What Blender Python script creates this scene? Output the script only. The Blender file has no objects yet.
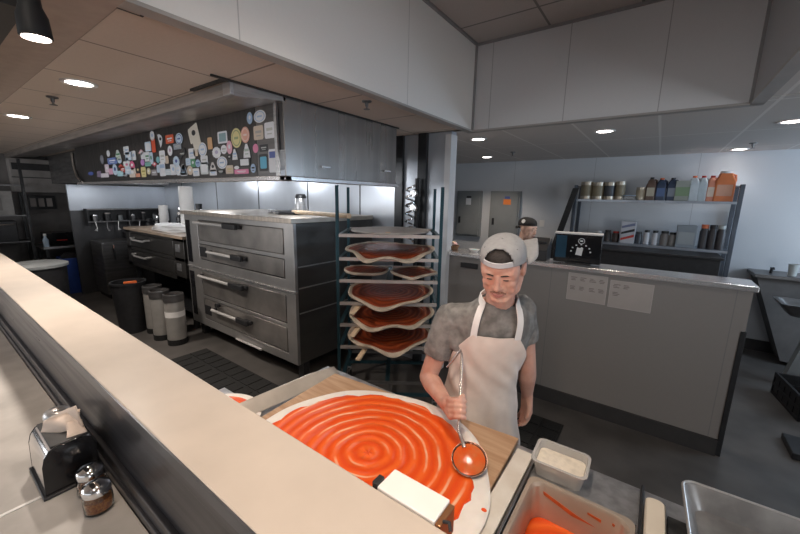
import bpy, bmesh, math, random
from mathutils import Vector, Matrix, Quaternion
random.seed(11)
PI = math.pi
C = bpy.context.scene.collection
SC = bpy.context.scene
V = Vector

# ------------------------------------------------------------------ camera
CAMZ = 1.85
R3 = ((0.81017478, 0.5858741, 0.01919266),
      (0.12726177, -0.14383447, -0.98138478),
      (-0.57220736, 0.79753569, -0.19109043))      # rows: right, down, forward
cd = bpy.data.cameras.new('camera'); cam = bpy.data.objects.new('camera', cd); C.objects.link(cam)
cd.sensor_width = 36; cd.sensor_fit = 'HORIZONTAL'; cd.lens = 355.0 * 36 / 800; cd.clip_start = 0.02
m = Matrix((( R3[0][0], -R3[1][0], -R3[2][0]), (R3[0][1], -R3[1][1], -R3[2][1]), (R3[0][2], -R3[1][2], -R3[2][2])))
cam.matrix_world = Matrix.Translation((0, 0, CAMZ)) @ m.to_4x4()
SC.camera = cam

def P(px, py, X=None, Y=None, Z=None):
    """a point of the photograph taken to a known plane of the room"""
    a, b = (px - 400) / 355.0, (py - 267) / 355.0
    d = V([R3[0][i] * a + R3[1][i] * b + R3[2][i] for i in range(3)])
    o = V((0, 0, CAMZ))
    if X is not None: t = X / d.x
    elif Y is not None: t = Y / d.y
    else: t = (Z - CAMZ) / d.z
    return o + d * t

# ------------------------------------------------------------------ world, light, exposure
w = bpy.data.worlds.new('world'); SC.world = w; w.use_nodes = True
w.node_tree.nodes['Background'].inputs[0].default_value = (0.62, 0.72, 0.85, 1)
w.node_tree.nodes['Background'].inputs[1].default_value = 0.05
SC.view_settings.view_transform = 'Standard'; SC.view_settings.look = 'None'
SC.view_settings.exposure = 0.0; SC.view_settings.gamma = 1.0; SC.view_settings.use_curve_mapping = False

def area(name, loc, target, sx, sy, energy, col):
    l = bpy.data.lights.new(name, 'AREA'); l.shape = 'RECTANGLE'; l.size = sx; l.size_y = sy
    l.energy = energy; l.color = col
    o = bpy.data.objects.new(name, l); C.objects.link(o); o.location = loc
    o.rotation_euler = (V(target) - V(loc)).to_track_quat('-Z', 'Y').to_euler()
    return o
# daylight through the shop windows behind the camera and at the right, plus added fill lights
area('window_daylight_front', (-0.6, -3.85, 1.7), (-0.6, 3, 1.65), 4.6, 1.8, 26, (0.92, 0.96, 1.0))
area('fill_light_dining', (-6.2, -3.85, 1.7), (-6.2, 3, 1.6), 5.4, 1.8, 135, (0.97, 0.98, 1.0))  # unseen fill light, added to brighten the oven fronts and the left end
area('window_daylight_right', (3.3, 5.0, 1.9), (0.0, 5.6, 2.1), 1.4, 1.0, 48, (0.62, 0.80, 1.0))
area('fill_light_side', (3.3, 0.6, 1.5), (-1.5, 1.6, 2.6), 2.6, 1.4, 62, (0.90, 0.95, 1.0))  # unseen fill light, added to brighten the left soffit

# ------------------------------------------------------------------ materials
def mat(name, col, rough=0.6, metal=0.0, var=0.0, scale=8.0, bump=0.0, stretch=None, spec=None, col2=None, trans=0.0, coat=0.0, sss=0.0, alpha=1.0):
    M = bpy.data.materials.new(name); M.use_nodes = True
    nt = M.node_tree; b = nt.nodes['Principled BSDF']
    b.inputs['Base Color'].default_value = (*col, 1); b.inputs['Roughness'].default_value = rough
    b.inputs['Metallic'].default_value = metal
    if spec is not None: b.inputs['Specular IOR Level'].default_value = spec
    if trans: b.inputs['Transmission Weight'].default_value = trans
    if coat: b.inputs['Coat Weight'].default_value = coat
    if sss:
        b.inputs['Subsurface Weight'].default_value = sss
        b.inputs['Subsurface Radius'].default_value = (0.012, 0.005, 0.003); b.inputs['Subsurface Scale'].default_value = 0.5
    if alpha < 1: b.inputs['Alpha'].default_value = alpha
    if var or bump or col2:
        tc = nt.nodes.new('ShaderNodeTexCoord'); mp = nt.nodes.new('ShaderNodeMapping')
        nt.links.new(tc.outputs['Object'], mp.inputs[0])
        if stretch: mp.inputs['Scale'].default_value = stretch
        nz = nt.nodes.new('ShaderNodeTexNoise'); nz.inputs['Scale'].default_value = scale; nz.inputs['Detail'].default_value = 5
        nt.links.new(mp.outputs[0], nz.inputs['Vector'])
        if var or col2:
            mx = nt.nodes.new('ShaderNodeMix'); mx.data_type = 'RGBA'
            c2 = col2 if col2 else tuple(max(0, c * (1 - var)) for c in col)
            c1 = col if col2 else tuple(min(1, c * (1 + var)) for c in col)
            mx.inputs[6].default_value = (*c1, 1); mx.inputs[7].default_value = (*c2, 1)
            cr = nt.nodes.new('ShaderNodeMapRange'); cr.inputs[1].default_value = 0.35; cr.inputs[2].default_value = 0.65
            nt.links.new(nz.outputs['Fac'], cr.inputs[0]); nt.links.new(cr.outputs[0], mx.inputs[0])
            nt.links.new(mx.outputs[2], b.inputs['Base Color'])
        if bump:
            bp = nt.nodes.new('ShaderNodeBump'); bp.inputs['Strength'].default_value = bump; bp.inputs['Distance'].default_value = 0.01
            nt.links.new(nz.outputs['Fac'], bp.inputs['Height']); nt.links.new(bp.outputs[0], b.inputs['Normal'])
    return M

def tile_mat(name, col, line, sx, sy, lw, rough, plane='xy', off=(0, 0), speck=0.06, bump=0.0):
    """panels of size sx x sy with thin joints, in world coordinates of the object"""
    M = bpy.data.materials.new(name); M.use_nodes = True; nt = M.node_tree; b = nt.nodes['Principled BSDF']
    tc = nt.nodes.new('ShaderNodeTexCoord'); sp = nt.nodes.new('ShaderNodeSeparateXYZ'); nt.links.new(tc.outputs['Object'], sp.inputs[0])
    ax = {'x': 0, 'y': 1, 'z': 2}
    def joint(a, s, o):
        m1 = nt.nodes.new('ShaderNodeMath'); m1.operation = 'ADD'; m1.inputs[1].default_value = o
        nt.links.new(sp.outputs[ax[a]], m1.inputs[0])
        m2 = nt.nodes.new('ShaderNodeMath'); m2.operation = 'PINGPONG'; m2.inputs[1].default_value = s / 2
        nt.links.new(m1.outputs[0], m2.inputs[0])
        m3 = nt.nodes.new('ShaderNodeMath'); m3.operation = 'LESS_THAN'; m3.inputs[1].default_value = lw / 2
        nt.links.new(m2.outputs[0], m3.inputs[0]); return m3
    a = joint(plane[0], sx, off[0]); c = joint(plane[1], sy, off[1])
    mm = nt.nodes.new('ShaderNodeMath'); mm.operation = 'MAXIMUM'; nt.links.new(a.outputs[0], mm.inputs[0]); nt.links.new(c.outputs[0], mm.inputs[1])
    nz = nt.nodes.new('ShaderNodeTexNoise'); nz.inputs['Scale'].default_value = 60; nz.inputs['Detail'].default_value = 6
    nt.links.new(tc.outputs['Object'], nz.inputs['Vector'])
    m0 = nt.nodes.new('ShaderNodeMix'); m0.data_type = 'RGBA'
    m0.inputs[6].default_value = (*[min(1, k * (1 + speck)) for k in col], 1); m0.inputs[7].default_value = (*[k * (1 - speck) for k in col], 1)
    nt.links.new(nz.outputs['Fac'], m0.inputs[0])
    m4 = nt.nodes.new('ShaderNodeMix'); m4.data_type = 'RGBA'; m4.inputs[7].default_value = (*line, 1)
    nt.links.new(mm.outputs[0], m4.inputs[0]); nt.links.new(m0.outputs[2], m4.inputs[6]); nt.links.new(m4.outputs[2], b.inputs['Base Color'])
    b.inputs['Roughness'].default_value = rough
    if bump:
        bp = nt.nodes.new('ShaderNodeBump'); bp.inputs['Strength'].default_value = bump; bp.inputs['Distance'].default_value = 0.004
        nt.links.new(nz.outputs['Fac'], bp.inputs['Height']); nt.links.new(bp.outputs[0], b.inputs['Normal'])
    return M

def steel(name, col=(0.46, 0.46, 0.47), rough=0.3, stretch=(1, 1, 14), var=0.25, scale=3):
    M = mat(name, tuple(min(1, c * 1.12) for c in col), rough, 0.78, var=var * 0.6, scale=scale, stretch=stretch)
    nt = M.node_tree; b = nt.nodes['Principled BSDF']
    nz = [n for n in nt.nodes if n.type == 'TEX_NOISE'][0]
    mr = nt.nodes.new('ShaderNodeMapRange'); mr.inputs[3].default_value = max(0.05, rough - 0.1); mr.inputs[4].default_value = rough + 0.14
    nt.links.new(nz.outputs['Fac'], mr.inputs[0]); nt.links.new(mr.outputs[0], b.inputs['Roughness'])
    return M

def emit(name, col, s):
    M = bpy.data.materials.new(name); M.use_nodes = True; b = M.node_tree.nodes['Principled BSDF']
    b.inputs['Emission Color'].default_value = (*col, 1); b.inputs['Emission Strength'].default_value = s
    b.inputs['Base Color'].default_value = (*col, 1)
    return M

M = dict(
    ceil_left=tile_mat('ceiling tile', (0.60, 0.51, 0.44), (0.27, 0.23, 0.2), 0.65, 0.65, 0.014, 0.9, off=(2.14, 0.10), bump=0.25),
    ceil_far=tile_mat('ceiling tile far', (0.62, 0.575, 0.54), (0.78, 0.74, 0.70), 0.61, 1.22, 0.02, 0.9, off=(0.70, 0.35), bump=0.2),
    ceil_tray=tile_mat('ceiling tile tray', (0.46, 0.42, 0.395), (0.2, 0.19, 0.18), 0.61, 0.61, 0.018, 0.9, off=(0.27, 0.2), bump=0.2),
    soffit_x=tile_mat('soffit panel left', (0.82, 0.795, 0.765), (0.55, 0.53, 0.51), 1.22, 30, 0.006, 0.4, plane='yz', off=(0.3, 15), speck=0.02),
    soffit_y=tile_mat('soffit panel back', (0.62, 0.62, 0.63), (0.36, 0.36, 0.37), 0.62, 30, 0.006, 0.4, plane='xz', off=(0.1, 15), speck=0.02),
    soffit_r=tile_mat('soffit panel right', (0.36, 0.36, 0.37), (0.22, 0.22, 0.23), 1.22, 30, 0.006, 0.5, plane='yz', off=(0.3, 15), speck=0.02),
    far_wall=tile_mat('white wall panel', (0.66, 0.68, 0.71), (0.45, 0.46, 0.48), 1.22, 30, 0.006, 0.2, plane='xz', off=(0.87, 15), speck=0.02),
    half_wall=tile_mat('grey wall panel', (0.255, 0.235, 0.222), (0.2, 0.19, 0.19), 1.22, 30, 0.006, 0.45, plane='xz', off=(0.71, 15), speck=0.03),
    dark_wall=mat('dark paint', (0.16, 0.15, 0.145), 0.7, var=0.1),
    floor=mat('sealed concrete', (0.085, 0.078, 0.073), 0.5, var=0.22, scale=3, bump=0.04),
    black=mat('black plastic', (0.018, 0.018, 0.02), 0.45, var=0.2, scale=20),
    blackgloss=mat('black gloss', (0.012, 0.012, 0.014), 0.15, var=0.2, scale=5),
    rubber=mat('black rubber', (0.009, 0.009, 0.009), 0.7, var=0.3, scale=60, bump=0.3),
    steel=steel('brushed steel'),
    steel_h=steel('horizontal brushed steel', (0.62, 0.61, 0.61), 0.22, (0.6, 1, 1), 0.25, 2.5),
    steel_dark=steel('dark steel', (0.17, 0.165, 0.165), 0.36, (1, 1, 8), 0.35),
    steel_door=steel('oven door steel', (0.36, 0.34, 0.325), 0.3, (1, 1, 1), 0.5, 2.6),
    oven_frame=steel('oven frame steel', (0.46, 0.45, 0.445), 0.32, (1, 1, 1), 0.3, 2),
    oven_side=steel('oven side steel', (0.12, 0.115, 0.11), 0.32, (1, 1, 3), 0.3, 1.2),
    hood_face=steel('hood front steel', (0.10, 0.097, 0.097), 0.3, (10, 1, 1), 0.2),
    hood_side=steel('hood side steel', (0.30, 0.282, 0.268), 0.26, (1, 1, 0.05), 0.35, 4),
    hood_band=steel('hood band', (0.36, 0.33, 0.31), 0.4),
    chrome=mat('chrome', (0.85, 0.85, 0.86), 0.1, 1.0, var=0.03),
    handle=mat('bright handle steel', (0.80, 0.78, 0.76), 0.35, 0.55, var=0.04),
    wallsteel=mat('wall cladding', (0.56, 0.60, 0.66), 0.3, 0.45, var=0.1, scale=1.5, stretch=(1, 1, 0.3)),
    aluminium=steel('aluminium', (0.62, 0.61, 0.6), 0.38, (1, 6, 1), 0.15, 8),
    ledge=mat('bar top laminate', (0.54, 0.475, 0.415), 0.32, var=0.05, scale=5),
    ledge_face=steel('bar face dark metal', (0.085, 0.085, 0.095), 0.3, (0.4, 1, 10), 0.3),
    lower=mat('counter concrete laminate', (0.46, 0.435, 0.41), 0.35, var=0.12, scale=6),
    white=mat('white plastic', (0.82, 0.80, 0.78), 0.4, var=0.03),
    cream=mat('cream plastic', (0.78, 0.71, 0.60), 0.45, var=0.04),
    paper=mat('white paper', (0.80, 0.78, 0.76), 0.8, var=0.03, scale=30),
    notice=mat('notice paper', (0.50, 0.455, 0.43), 0.7, var=0.03, scale=30),
    ink=mat('ink', (0.22, 0.19, 0.18), 0.8, var=0.1),
    wood=mat('pizza board wood', (0.40, 0.235, 0.13), 0.55, col2=(0.52, 0.34, 0.21), scale=3, stretch=(1.5, 18, 1), bump=0.05),
    wood_pale=mat('pale wood', (0.66, 0.50, 0.34), 0.6, var=0.12, scale=6, stretch=(1, 20, 1)),
    floury=mat('floury board', (0.72, 0.69, 0.63), 0.7, col2=(0.62, 0.57, 0.5), scale=9, bump=0.1),
    flour=mat('flour', (0.80, 0.73, 0.62), 0.9, var=0.1, scale=40, bump=0.5),
    dough=mat('raw dough', (0.82, 0.78, 0.73), 0.7, var=0.05, scale=14, bump=0.15, sss=0.1),
    crust=mat('pale crust', (0.50, 0.41, 0.32), 0.75, var=0.15, scale=18, bump=0.2),
    blue=mat('blue plastic', (0.02, 0.06, 0.28), 0.4, var=0.1),
    teal=mat('teal painted rack', (0.03, 0.075, 0.095), 0.35, 0.6, var=0.15),
    skin=mat('skin', (0.68, 0.40, 0.31), 0.5, col2=(0.60, 0.31, 0.235), scale=14, bump=0.05, sss=0.15),
    skin2=mat('skin paler', (0.70, 0.45, 0.35), 0.5, var=0.06, scale=14, sss=0.15),
    lip=mat('lips', (0.50, 0.20, 0.17), 0.5, var=0.05),
    hair=mat('dark hair', (0.028, 0.02, 0.017), 0.6, var=0.4, scale=120, bump=0.4, stretch=(1, 1, 6)),
    stubble=mat('stubble', (0.30, 0.15, 0.105), 0.8, var=0.3, scale=160),
    shirt=mat('grey cotton', (0.21, 0.20, 0.19), 0.9, var=0.28, scale=26, bump=0.12),
    apron=mat('apron cotton', (0.78, 0.68, 0.615), 0.9, var=0.05, scale=14, bump=0.1),
    cap=mat('grey cap cloth', (0.36, 0.355, 0.36), 0.9, var=0.06, scale=60, bump=0.1),
    capband=mat('pale cap strap', (0.56, 0.57, 0.60), 0.8, var=0.04),
    blackcloth=mat('black cloth', (0.012, 0.012, 0.013), 0.85, var=0.25, scale=30, bump=0.1),
    denim=mat('dark trousers', (0.05, 0.05, 0.06), 0.9, var=0.2, scale=40),
    eye=mat('eye', (0.035, 0.025, 0.022), 0.3, var=0.1),
    panel=mat('grey enamel', (0.235, 0.25, 0.255), 0.45, var=0.04),
    orange=mat('orange plastic', (0.80, 0.17, 0.05), 0.4, var=0.08),
    glass=mat('clear glass', (0.95, 0.93, 0.9), 0.03, trans=1.0),
    clear=mat('clear polycarbonate', (0.86, 0.86, 0.85), 0.15, trans=0.85),
    flakes=mat('pepper flakes', (0.25, 0.06, 0.015), 0.8, col2=(0.5, 0.2, 0.05), scale=150, bump=0.6),
    napkin=mat('napkin paper', (0.74, 0.61, 0.52), 0.9, var=0.05, scale=20, bump=0.06),
    red=mat('red plastic', (0.55, 0.03, 0.02), 0.4, var=0.1),
    lamp_on=emit('lit lamp lens', (1.0, 0.93, 0.86), 14),
    spot_on=emit('lit spot lens', (1.0, 0.85, 0.75), 8),
    heat=emit('glowing sign', (1.0, 0.12, 0.05), 1.6),
    screen=emit('dim screen', (0.12, 0.35, 0.55), 0.6),
)

# ------------------------------------------------------------------ builders
class MB:
    def __init__(s): s.bm = bmesh.new(); s.mi = 0
    def _fin(s, faces):
        for f in faces: f.material_index = s.mi
    def box(s, lo, hi, M4=None):
        lo, hi = V(lo), V(hi)
        vs = [s.bm.verts.new((lo.x if i & 1 == 0 else hi.x, lo.y if i & 2 == 0 else hi.y, lo.z if i & 4 == 0 else hi.z)) for i in range(8)]
        if M4 is not None:
            for v in vs: v.co = M4 @ v.co
        fs = [s.bm.faces.new([vs[i] for i in q]) for q in ((0, 2, 3, 1), (4, 5, 7, 6), (0, 1, 5, 4), (2, 6, 7, 3), (0, 4, 6, 2), (1, 3, 7, 5))]
        s._fin(fs); return s
    def cbox(s, c, size, rot=None):
        h = V(size) / 2
        return s.box(-h, h, Matrix.Translation(c) @ (rot.to_4x4() if rot else Matrix()))
    def loft(s, rings, cap0=True, cap1=True, closed=True):
        vr = [[s.bm.verts.new(p) for p in r] for r in rings]; n = len(vr[0]); fs = []
        for a, b in zip(vr, vr[1:]):
            for i in range(n if closed else n - 1):
                j = (i + 1) % n
                fs.append(s.bm.faces.new((a[i], a[j], b[j], b[i])))
        if cap0 and closed: fs.append(s.bm.faces.new(vr[0][::-1]))
        if cap1 and closed: fs.append(s.bm.faces.new(vr[-1]))
        s._fin(fs); return s
    def cyl(s, p0, p1, r0, r1=None, n=20):
        return s.tube([p0, p1], [r0, r0 if r1 is None else r1], n)
    def tube(s, pts, r, n=10):
        pts = [V(p) for p in pts]
        rs = r if isinstance(r, (list, tuple)) else [r] * len(pts)
        t0 = (pts[1] - pts[0]).normalized()
        u = t0.orthogonal().normalized(); rings = []
        for i, p in enumerate(pts):
            t = (pts[min(i + 1, len(pts) - 1)] - pts[max(i - 1, 0)])
            t = t.normalized() if t.length > 1e-9 else t0
            u = (u - t * u.dot(t)); u = u.normalized() if u.length > 1e-6 else t.orthogonal().normalized()
            v = t.cross(u)
            rings.append([p + (u * math.cos(2 * PI * k / n) + v * math.sin(2 * PI * k / n)) * rs[i] for k in range(n)])
        return s.loft(rings)
    def lathe(s, prof, c=(0, 0, 0), n=28, axis=None, sx=1, sy=1):
        q = Matrix() if axis is None else V((0, 0, 1)).rotation_difference(V(axis)).to_matrix().to_4x4()
        T = Matrix.Translation(c) @ q
        return s.loft([[T @ V((max(r, 1e-4) * math.cos(2 * PI * k / n) * sx, max(r, 1e-4) * math.sin(2 * PI * k / n) * sy, z)) for k in range(n)] for r, z in prof])
    def ell(s, c, r, M3=None, nu=20, nv=12):
        rings = []
        for i in range(nv + 1):
            a = PI * i / nv; q = max(math.sin(a), 0.004)
            ring = []
            for k in range(nu):
                p = V((r[0] * q * math.cos(2 * PI * k / nu), r[1] * q * math.sin(2 * PI * k / nu), -r[2] * math.cos(a)))
                if M3 is not None: p = M3 @ p
                ring.append(V(c) + p)
            rings.append(ring)
        return s.loft(rings)
    def poly(s, pts, d):
        """prism: outline pts extruded by vector d"""
        d = V(d); return s.loft([[V(p) for p in pts], [V(p) + d for p in pts]])
    def build(s, name, mats, parent=None, smooth=40, bevel=0.0, world=False, seg=2):
        bmesh.ops.recalc_face_normals(s.bm, faces=s.bm.faces)
        me = bpy.data.meshes.new(name); s.bm.to_mesh(me); s.bm.free()
        for x in (mats if isinstance(mats, (list, tuple)) else [mats]): me.materials.append(x)
        return link(name, me, parent, smooth, bevel, world, seg)

def link(name, me, parent=None, smooth=40, bevel=0.0, world=False, seg=2):
    o = bpy.data.objects.new(name, me); C.objects.link(o)
    if smooth:
        for p in me.polygons: p.use_smooth = True
        me.set_sharp_from_angle(angle=math.radians(smooth))
    if bevel:
        b = o.modifiers.new('bevel', 'BEVEL'); b.width = bevel; b.segments = seg; b.limit_method = 'ANGLE'; b.angle_limit = math.radians(35)
        b.harden_normals = False
    if parent:
        o.parent = parent
        if world: o.location = -V(parent.location)
    return o

def tag(o, label, cat, group=None, kind=None):
    o['label'] = label; o['category'] = cat
    if group: o['group'] = group
    if kind: o['kind'] = kind
    return o
def thing(name, loc, label, cat, group=None, rz=0):
    o = bpy.data.objects.new(name, None); C.objects.link(o); o.location = loc; o.rotation_euler = (0, 0, rz); o.empty_display_size = 0.05
    return tag(o, label, cat, group)
def struct(o): o['kind'] = 'structure'; return o
def dup(root, loc, label, group=None, rz=None):
    r = root.copy(); C.objects.link(r); r.location = loc; r['label'] = label
    if rz is not None: r.rotation_euler = (0, 0, rz)
    if group: r['group'] = group
    for ch in list(root.children):
        c = ch.copy(); C.objects.link(c); c.parent = r
        for g in ch.children:
            d = g.copy(); C.objects.link(d); d.parent = c
    return r
def sbox(name, lo, hi, m, bevel=0.0, smooth=0):
    return struct(MB().box(lo, hi).build(name, m, smooth=smooth, bevel=bevel))

# ------------------------------------------------------------------ the room
sbox('floor', (-9.8, -4, -0.1), (3.4, 6.27, 0), M['floor'])
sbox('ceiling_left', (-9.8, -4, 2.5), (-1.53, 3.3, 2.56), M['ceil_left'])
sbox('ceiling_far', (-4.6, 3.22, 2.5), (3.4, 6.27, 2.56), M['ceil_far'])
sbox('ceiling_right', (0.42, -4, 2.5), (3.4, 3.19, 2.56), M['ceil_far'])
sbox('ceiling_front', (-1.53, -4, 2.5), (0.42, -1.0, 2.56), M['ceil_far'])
sbox('wall_upper_front_added', (-1.5, -1.05, 2.47), (0.38, -1.0, 3.2), M['soffit_y'])  # unseen tray end, added to grade the daylight on the back soffit
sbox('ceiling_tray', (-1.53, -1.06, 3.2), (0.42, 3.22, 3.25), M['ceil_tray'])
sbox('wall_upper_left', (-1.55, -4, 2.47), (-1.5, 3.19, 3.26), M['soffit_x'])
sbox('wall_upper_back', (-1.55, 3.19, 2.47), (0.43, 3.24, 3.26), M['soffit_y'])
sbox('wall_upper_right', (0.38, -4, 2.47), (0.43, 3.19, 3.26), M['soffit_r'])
trim_m = mat('soffit trim', (0.27, 0.26, 0.26), 0.5, var=0.05)
b = MB(); b.box((-1.51, 3.17, 2.47), (-1.485, 3.2, 3.2)); b.box((0.365, 3.17, 2.47), (0.39, 3.2, 3.2))
b.box((-1.5, -4, 3.18), (-1.485, 3.19, 3.2)); b.box((-1.5, 3.175, 3.18), (0.38, 3.19, 3.2)); b.box((0.365, -4, 3.18), (0.38, 3.19, 3.2))
struct(b.build('trim_1', trim_m, smooth=0))
edge_m = mat('soffit edge bead', (0.36, 0.34, 0.32), 0.5, var=0.05)
b = MB(); b.box((-1.56, -4, 2.462), (-1.492, 3.2, 2.476)); b.box((-1.56, 3.182, 2.462), (0.44, 3.25, 2.476)); b.box((0.372, -4, 2.462), (0.44, 3.2, 2.476))
struct(b.build('trim_2', edge_m, smooth=0))
sbox('wall_far', (-4.6, 6.23, 0), (3.4, 6.33, 2.56), M['far_wall'])
sbox('wall_right', (3.4, -4, 0), (3.5, 6.33, 2.56), M['far_wall'])
sbox('wall_far_left', (-4.7, 3.35, 0), (-4.6, 6.33, 2.56), M['far_wall'])
sbox('wall_left', (-9.9, -4, 0), (-9.8, 3.35, 2.56), M['dark_wall'])
sbox('wall_front', (-9.8, -4.1, 0), (3.4, -4.0, 3.26), M['dark_wall'])
sbox('wall_kitchen_back', (-9.8, 3.25, 0), (-1.74, 3.35, 2.5), M['wallsteel'])
sbox('wall_kitchen_end', (-1.80, 3.235, 0), (-1.735, 3.36, 2.47), mat('white corner guard', (0.72, 0.73, 0.75), 0.3, var=0.02))
sbox('wall_kitchen_side', (-8.45, 1.72, 1.52), (-8.4, 3.25, 1.97), M['wallsteel'])
sbox('wall_kitchen_side_lower', (-8.45, 1.72, 0), (-8.4, 3.25, 1.52), mat('shaded wall steel', (0.085, 0.085, 0.088), 0.35, 0.4, var=0.2, scale=2))  # same steel wall, its duller reflection painted as a darker lower part
base_m = mat('dark rubber base', (0.04, 0.038, 0.038), 0.6, var=0.1)
sbox('baseboard_far', (-4.6, 6.21, 0), (3.4, 6.23, 0.14), base_m)
# storefront window frames behind the camera
b = MB()
for x in (-8.98, -7.15, -5.3, -3.45, -2.95, -1.42, 0.12, 1.66): b.box((x, -4.0, 0.8), (x + 0.08, -3.93, 2.7))
b.box((-8.98, -4.0, 0.8), (1.74, -3.93, 0.84)); b.box((-8.98, -4.0, 2.66), (1.74, -3.93, 2.7))
struct(b.build('window_1', M['black'], smooth=0))
def side_window(name, y0, y1, z0, z1):
    b = MB()
    for y in (y0, (y0 + y1) / 2 - 0.03, y1 - 0.06): b.box((3.34, y, z0), (3.4, y + 0.06, z1))
    for z in (z0, z1 - 0.06): b.box((3.34, y0, z), (3.4, y1, z + 0.06))
    struct(b.build(name, M['black'], smooth=0))
side_window('added_window_2', -0.8, 2.0, 0.75, 2.25); side_window('window_3', 4.2, 5.8, 1.3, 2.45)  # the first frame is added around the side fill light
# seams of the wall cladding and the dark channels at the wall's end
b = MB()
for x in (-7.6, -6.3, -5.05, -3.9, -2.95): b.box((x, 3.244, 0), (x + 0.012, 3.25, 2.5))
b.box((-2.40, 3.215, 0), (-2.30, 3.25, 2.5)); b.box((-2.10, 3.205, 0), (-2.0, 3.25, 2.5))
struct(b.build('trim_3', mat('dark channel', (0.03, 0.032, 0.036), 0.4, 0.3, var=0.1), smooth=0))
# low wall between the kitchen and the back room
sbox('wall_low', (-1.74, 3.31, 0), (0.59, 3.47, 1.275), M['half_wall'])
b = MB(); b.box((-1.74, 3.29, 0), (0.566, 3.31, 0.13)); struct(b.build('baseboard_low_wall', base_m, smooth=0))
b = MB(); b.box((-1.72, 3.26, 1.275), (0.605, 3.56, 1.312)); struct(b.build('trim_4', M['steel_h'], smooth=0, bevel=0.004))
b = MB(); b.box((0.566, 3.302, 0), (0.598, 3.475, 0.98)); struct(b.build('trim_5', M['black'], smooth=0, bevel=0.003))
# bulkhead over the bar, black beam on the dining side
sbox('trim_6', (-9.8, 0.29, 2.4), (-1.15, 0.468, 2.5), mat('bulkhead board', (0.36, 0.29, 0.245), 0.85, var=0.05, scale=20))
sbox('trim_7', (-9.8, -0.25, 2.36), (-1.55, 0.29, 2.5), mat('black beam', (0.02, 0.018, 0.017), 0.6, var=0.1))
# slipped ceiling tile edges beside the hood
b = MB(); b.box((-2.5, 1.17, 2.488), (-2.1, 1.195, 2.5)); b.box((-2.105, 1.1, 2.49), (-2.092, 2.86, 2.5))
struct(b.build('trim_8', mat('tile grid gap', (0.03, 0.026, 0.024), 0.8, var=0.1), smooth=0))

# ------------------------------------------------------------------ lamps
def downlight(loc, label, energy, col=(1, 0.9, 0.8), r=0.075):
    t = thing('ceiling_light', loc, label, 'ceiling light', 'round recessed ceiling lights')
    MB().lathe([(r * 0.86, 0.0), (r * 0.9, -0.006), (r * 1.18, -0.008), (r * 1.2, 0.0)], n=32).build('trim_ring', M['white'], t)
    MB().lathe([(0, -0.004), (r * 0.87, -0.004), (r * 0.87, 0.0), (0, 0.0)], n=32).build('lens', M['lamp_on'], t)
    l = bpy.data.lights.new('downlight_beam', 'SPOT'); l.energy = energy; l.color = col; l.spot_size = math.radians(125); l.spot_blend = 0.7; l.shadow_soft_size = 0.07
    o = bpy.data.objects.new('downlight_beam', l); C.objects.link(o); o.parent = t; o.location = (0, 0, -0.03)
    return t
downlight((-2.96, 0.74, 2.5), 'round lit ceiling light in the tan tiles, nearest to the black spotlight', 110)
downlight((-4.73, 0.72, 2.5), 'small lit ceiling light at the far left end of the tan tiles', 130)
downlight((-6.9, 0.72, 2.5), 'ceiling light out past the end of the tan tiles', 20)
downlight((-1.71, 3.81, 2.5), 'lit back room ceiling light just right of the white wall end', 40, (1, 0.84, 0.7))
downlight((-2.28, 5.44, 2.5), 'small lit ceiling light deep in the back room above the grey panels', 40, (1, 0.84, 0.7))
downlight((-0.51, 3.95, 2.5), 'lit back room ceiling light under the middle of the upper wall', 24)
downlight((0.68, 5.96, 2.5), 'lit ceiling light close to the back wall above the shelf end', 5, (0.9, 0.95, 1))
downlight((0.76, 4.19, 2.5), 'lit ceiling light at the right edge, beyond the upper wall corner', 16, (0.9, 0.95, 1))
downlight((-0.55, 1.05, 3.2), 'unseen ceiling light added in the raised ceiling over the pizza table', 60, (1, 0.88, 0.76), 0.09)  # lamp added out of view to light the table and the man
downlight((-0.9, -0.4, 3.2), 'unseen ceiling light added in the raised ceiling over the bar', 26, (1, 0.88, 0.76), 0.09)  # second lamp added out of view, lights the bar

def track_spot(loc, label, aim, energy):
    t = thing('track_spotlight', loc, label, 'spotlight', 'black spotlights over the bar')
    d = (V(aim) - V(loc)).normalized()
    q = V((0, 0, -1)).rotation_difference(d).to_matrix().to_4x4()
    def T(p): return q @ V(p)
    MB().tube([T((0, 0, 0.045)), T((0, 0, 0.03)), T((0, 0, -0.04)), T((0, 0, -0.065)), T((0, 0, -0.115)), T((0, 0, -0.117))],
              [0.012, 0.023, 0.024, 0.033, 0.035, 0.033], 28).build('housing', mat('matt black lamp', (0.006, 0.006, 0.007), 0.6, var=0.1), t)
    MB().tube([T((0, 0, -0.112)), T((0, 0, -0.1185))], [0.030, 0.030], 28).build('lens', M['spot_on'], t)
    MB().tube([(0, 0.0, 0.06), (0, 0, 0.13)], 0.014, 12).build('stem', M['black'], t)
    MB().cyl((-0.02, 0, 0.05), (0.02, 0, 0.05), 0.018, n=14).build('pivot', M['black'], t)
    l = bpy.data.lights.new('spot_beam', 'SPOT'); l.energy = energy; l.color = (1, 0.80, 0.63); l.spot_size = math.radians(95); l.spot_blend = 0.8; l.shadow_soft_size = 0.035
    o = bpy.data.objects.new('spot_beam', l); C.objects.link(o); o.parent = t; o.location = d * 0.13; o.rotation_euler = d.to_track_quat('-Z', 'Y').to_euler()
track_spot((-1.425, 0.275, 2.372), 'black cylinder spotlight hanging at the top left, its lens lit', (-1.42, 0.31, 1.2), 17)
track_spot((-0.25, 0.265, 2.285), 'black cylinder spotlight over the pizza', (-0.7, 1.0, 0.9), 36)
track_spot((-2.6, 0.265, 2.255), 'black cylinder spotlight further along the bar', (-2.6, 0.42, 1.2), 22)
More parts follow.
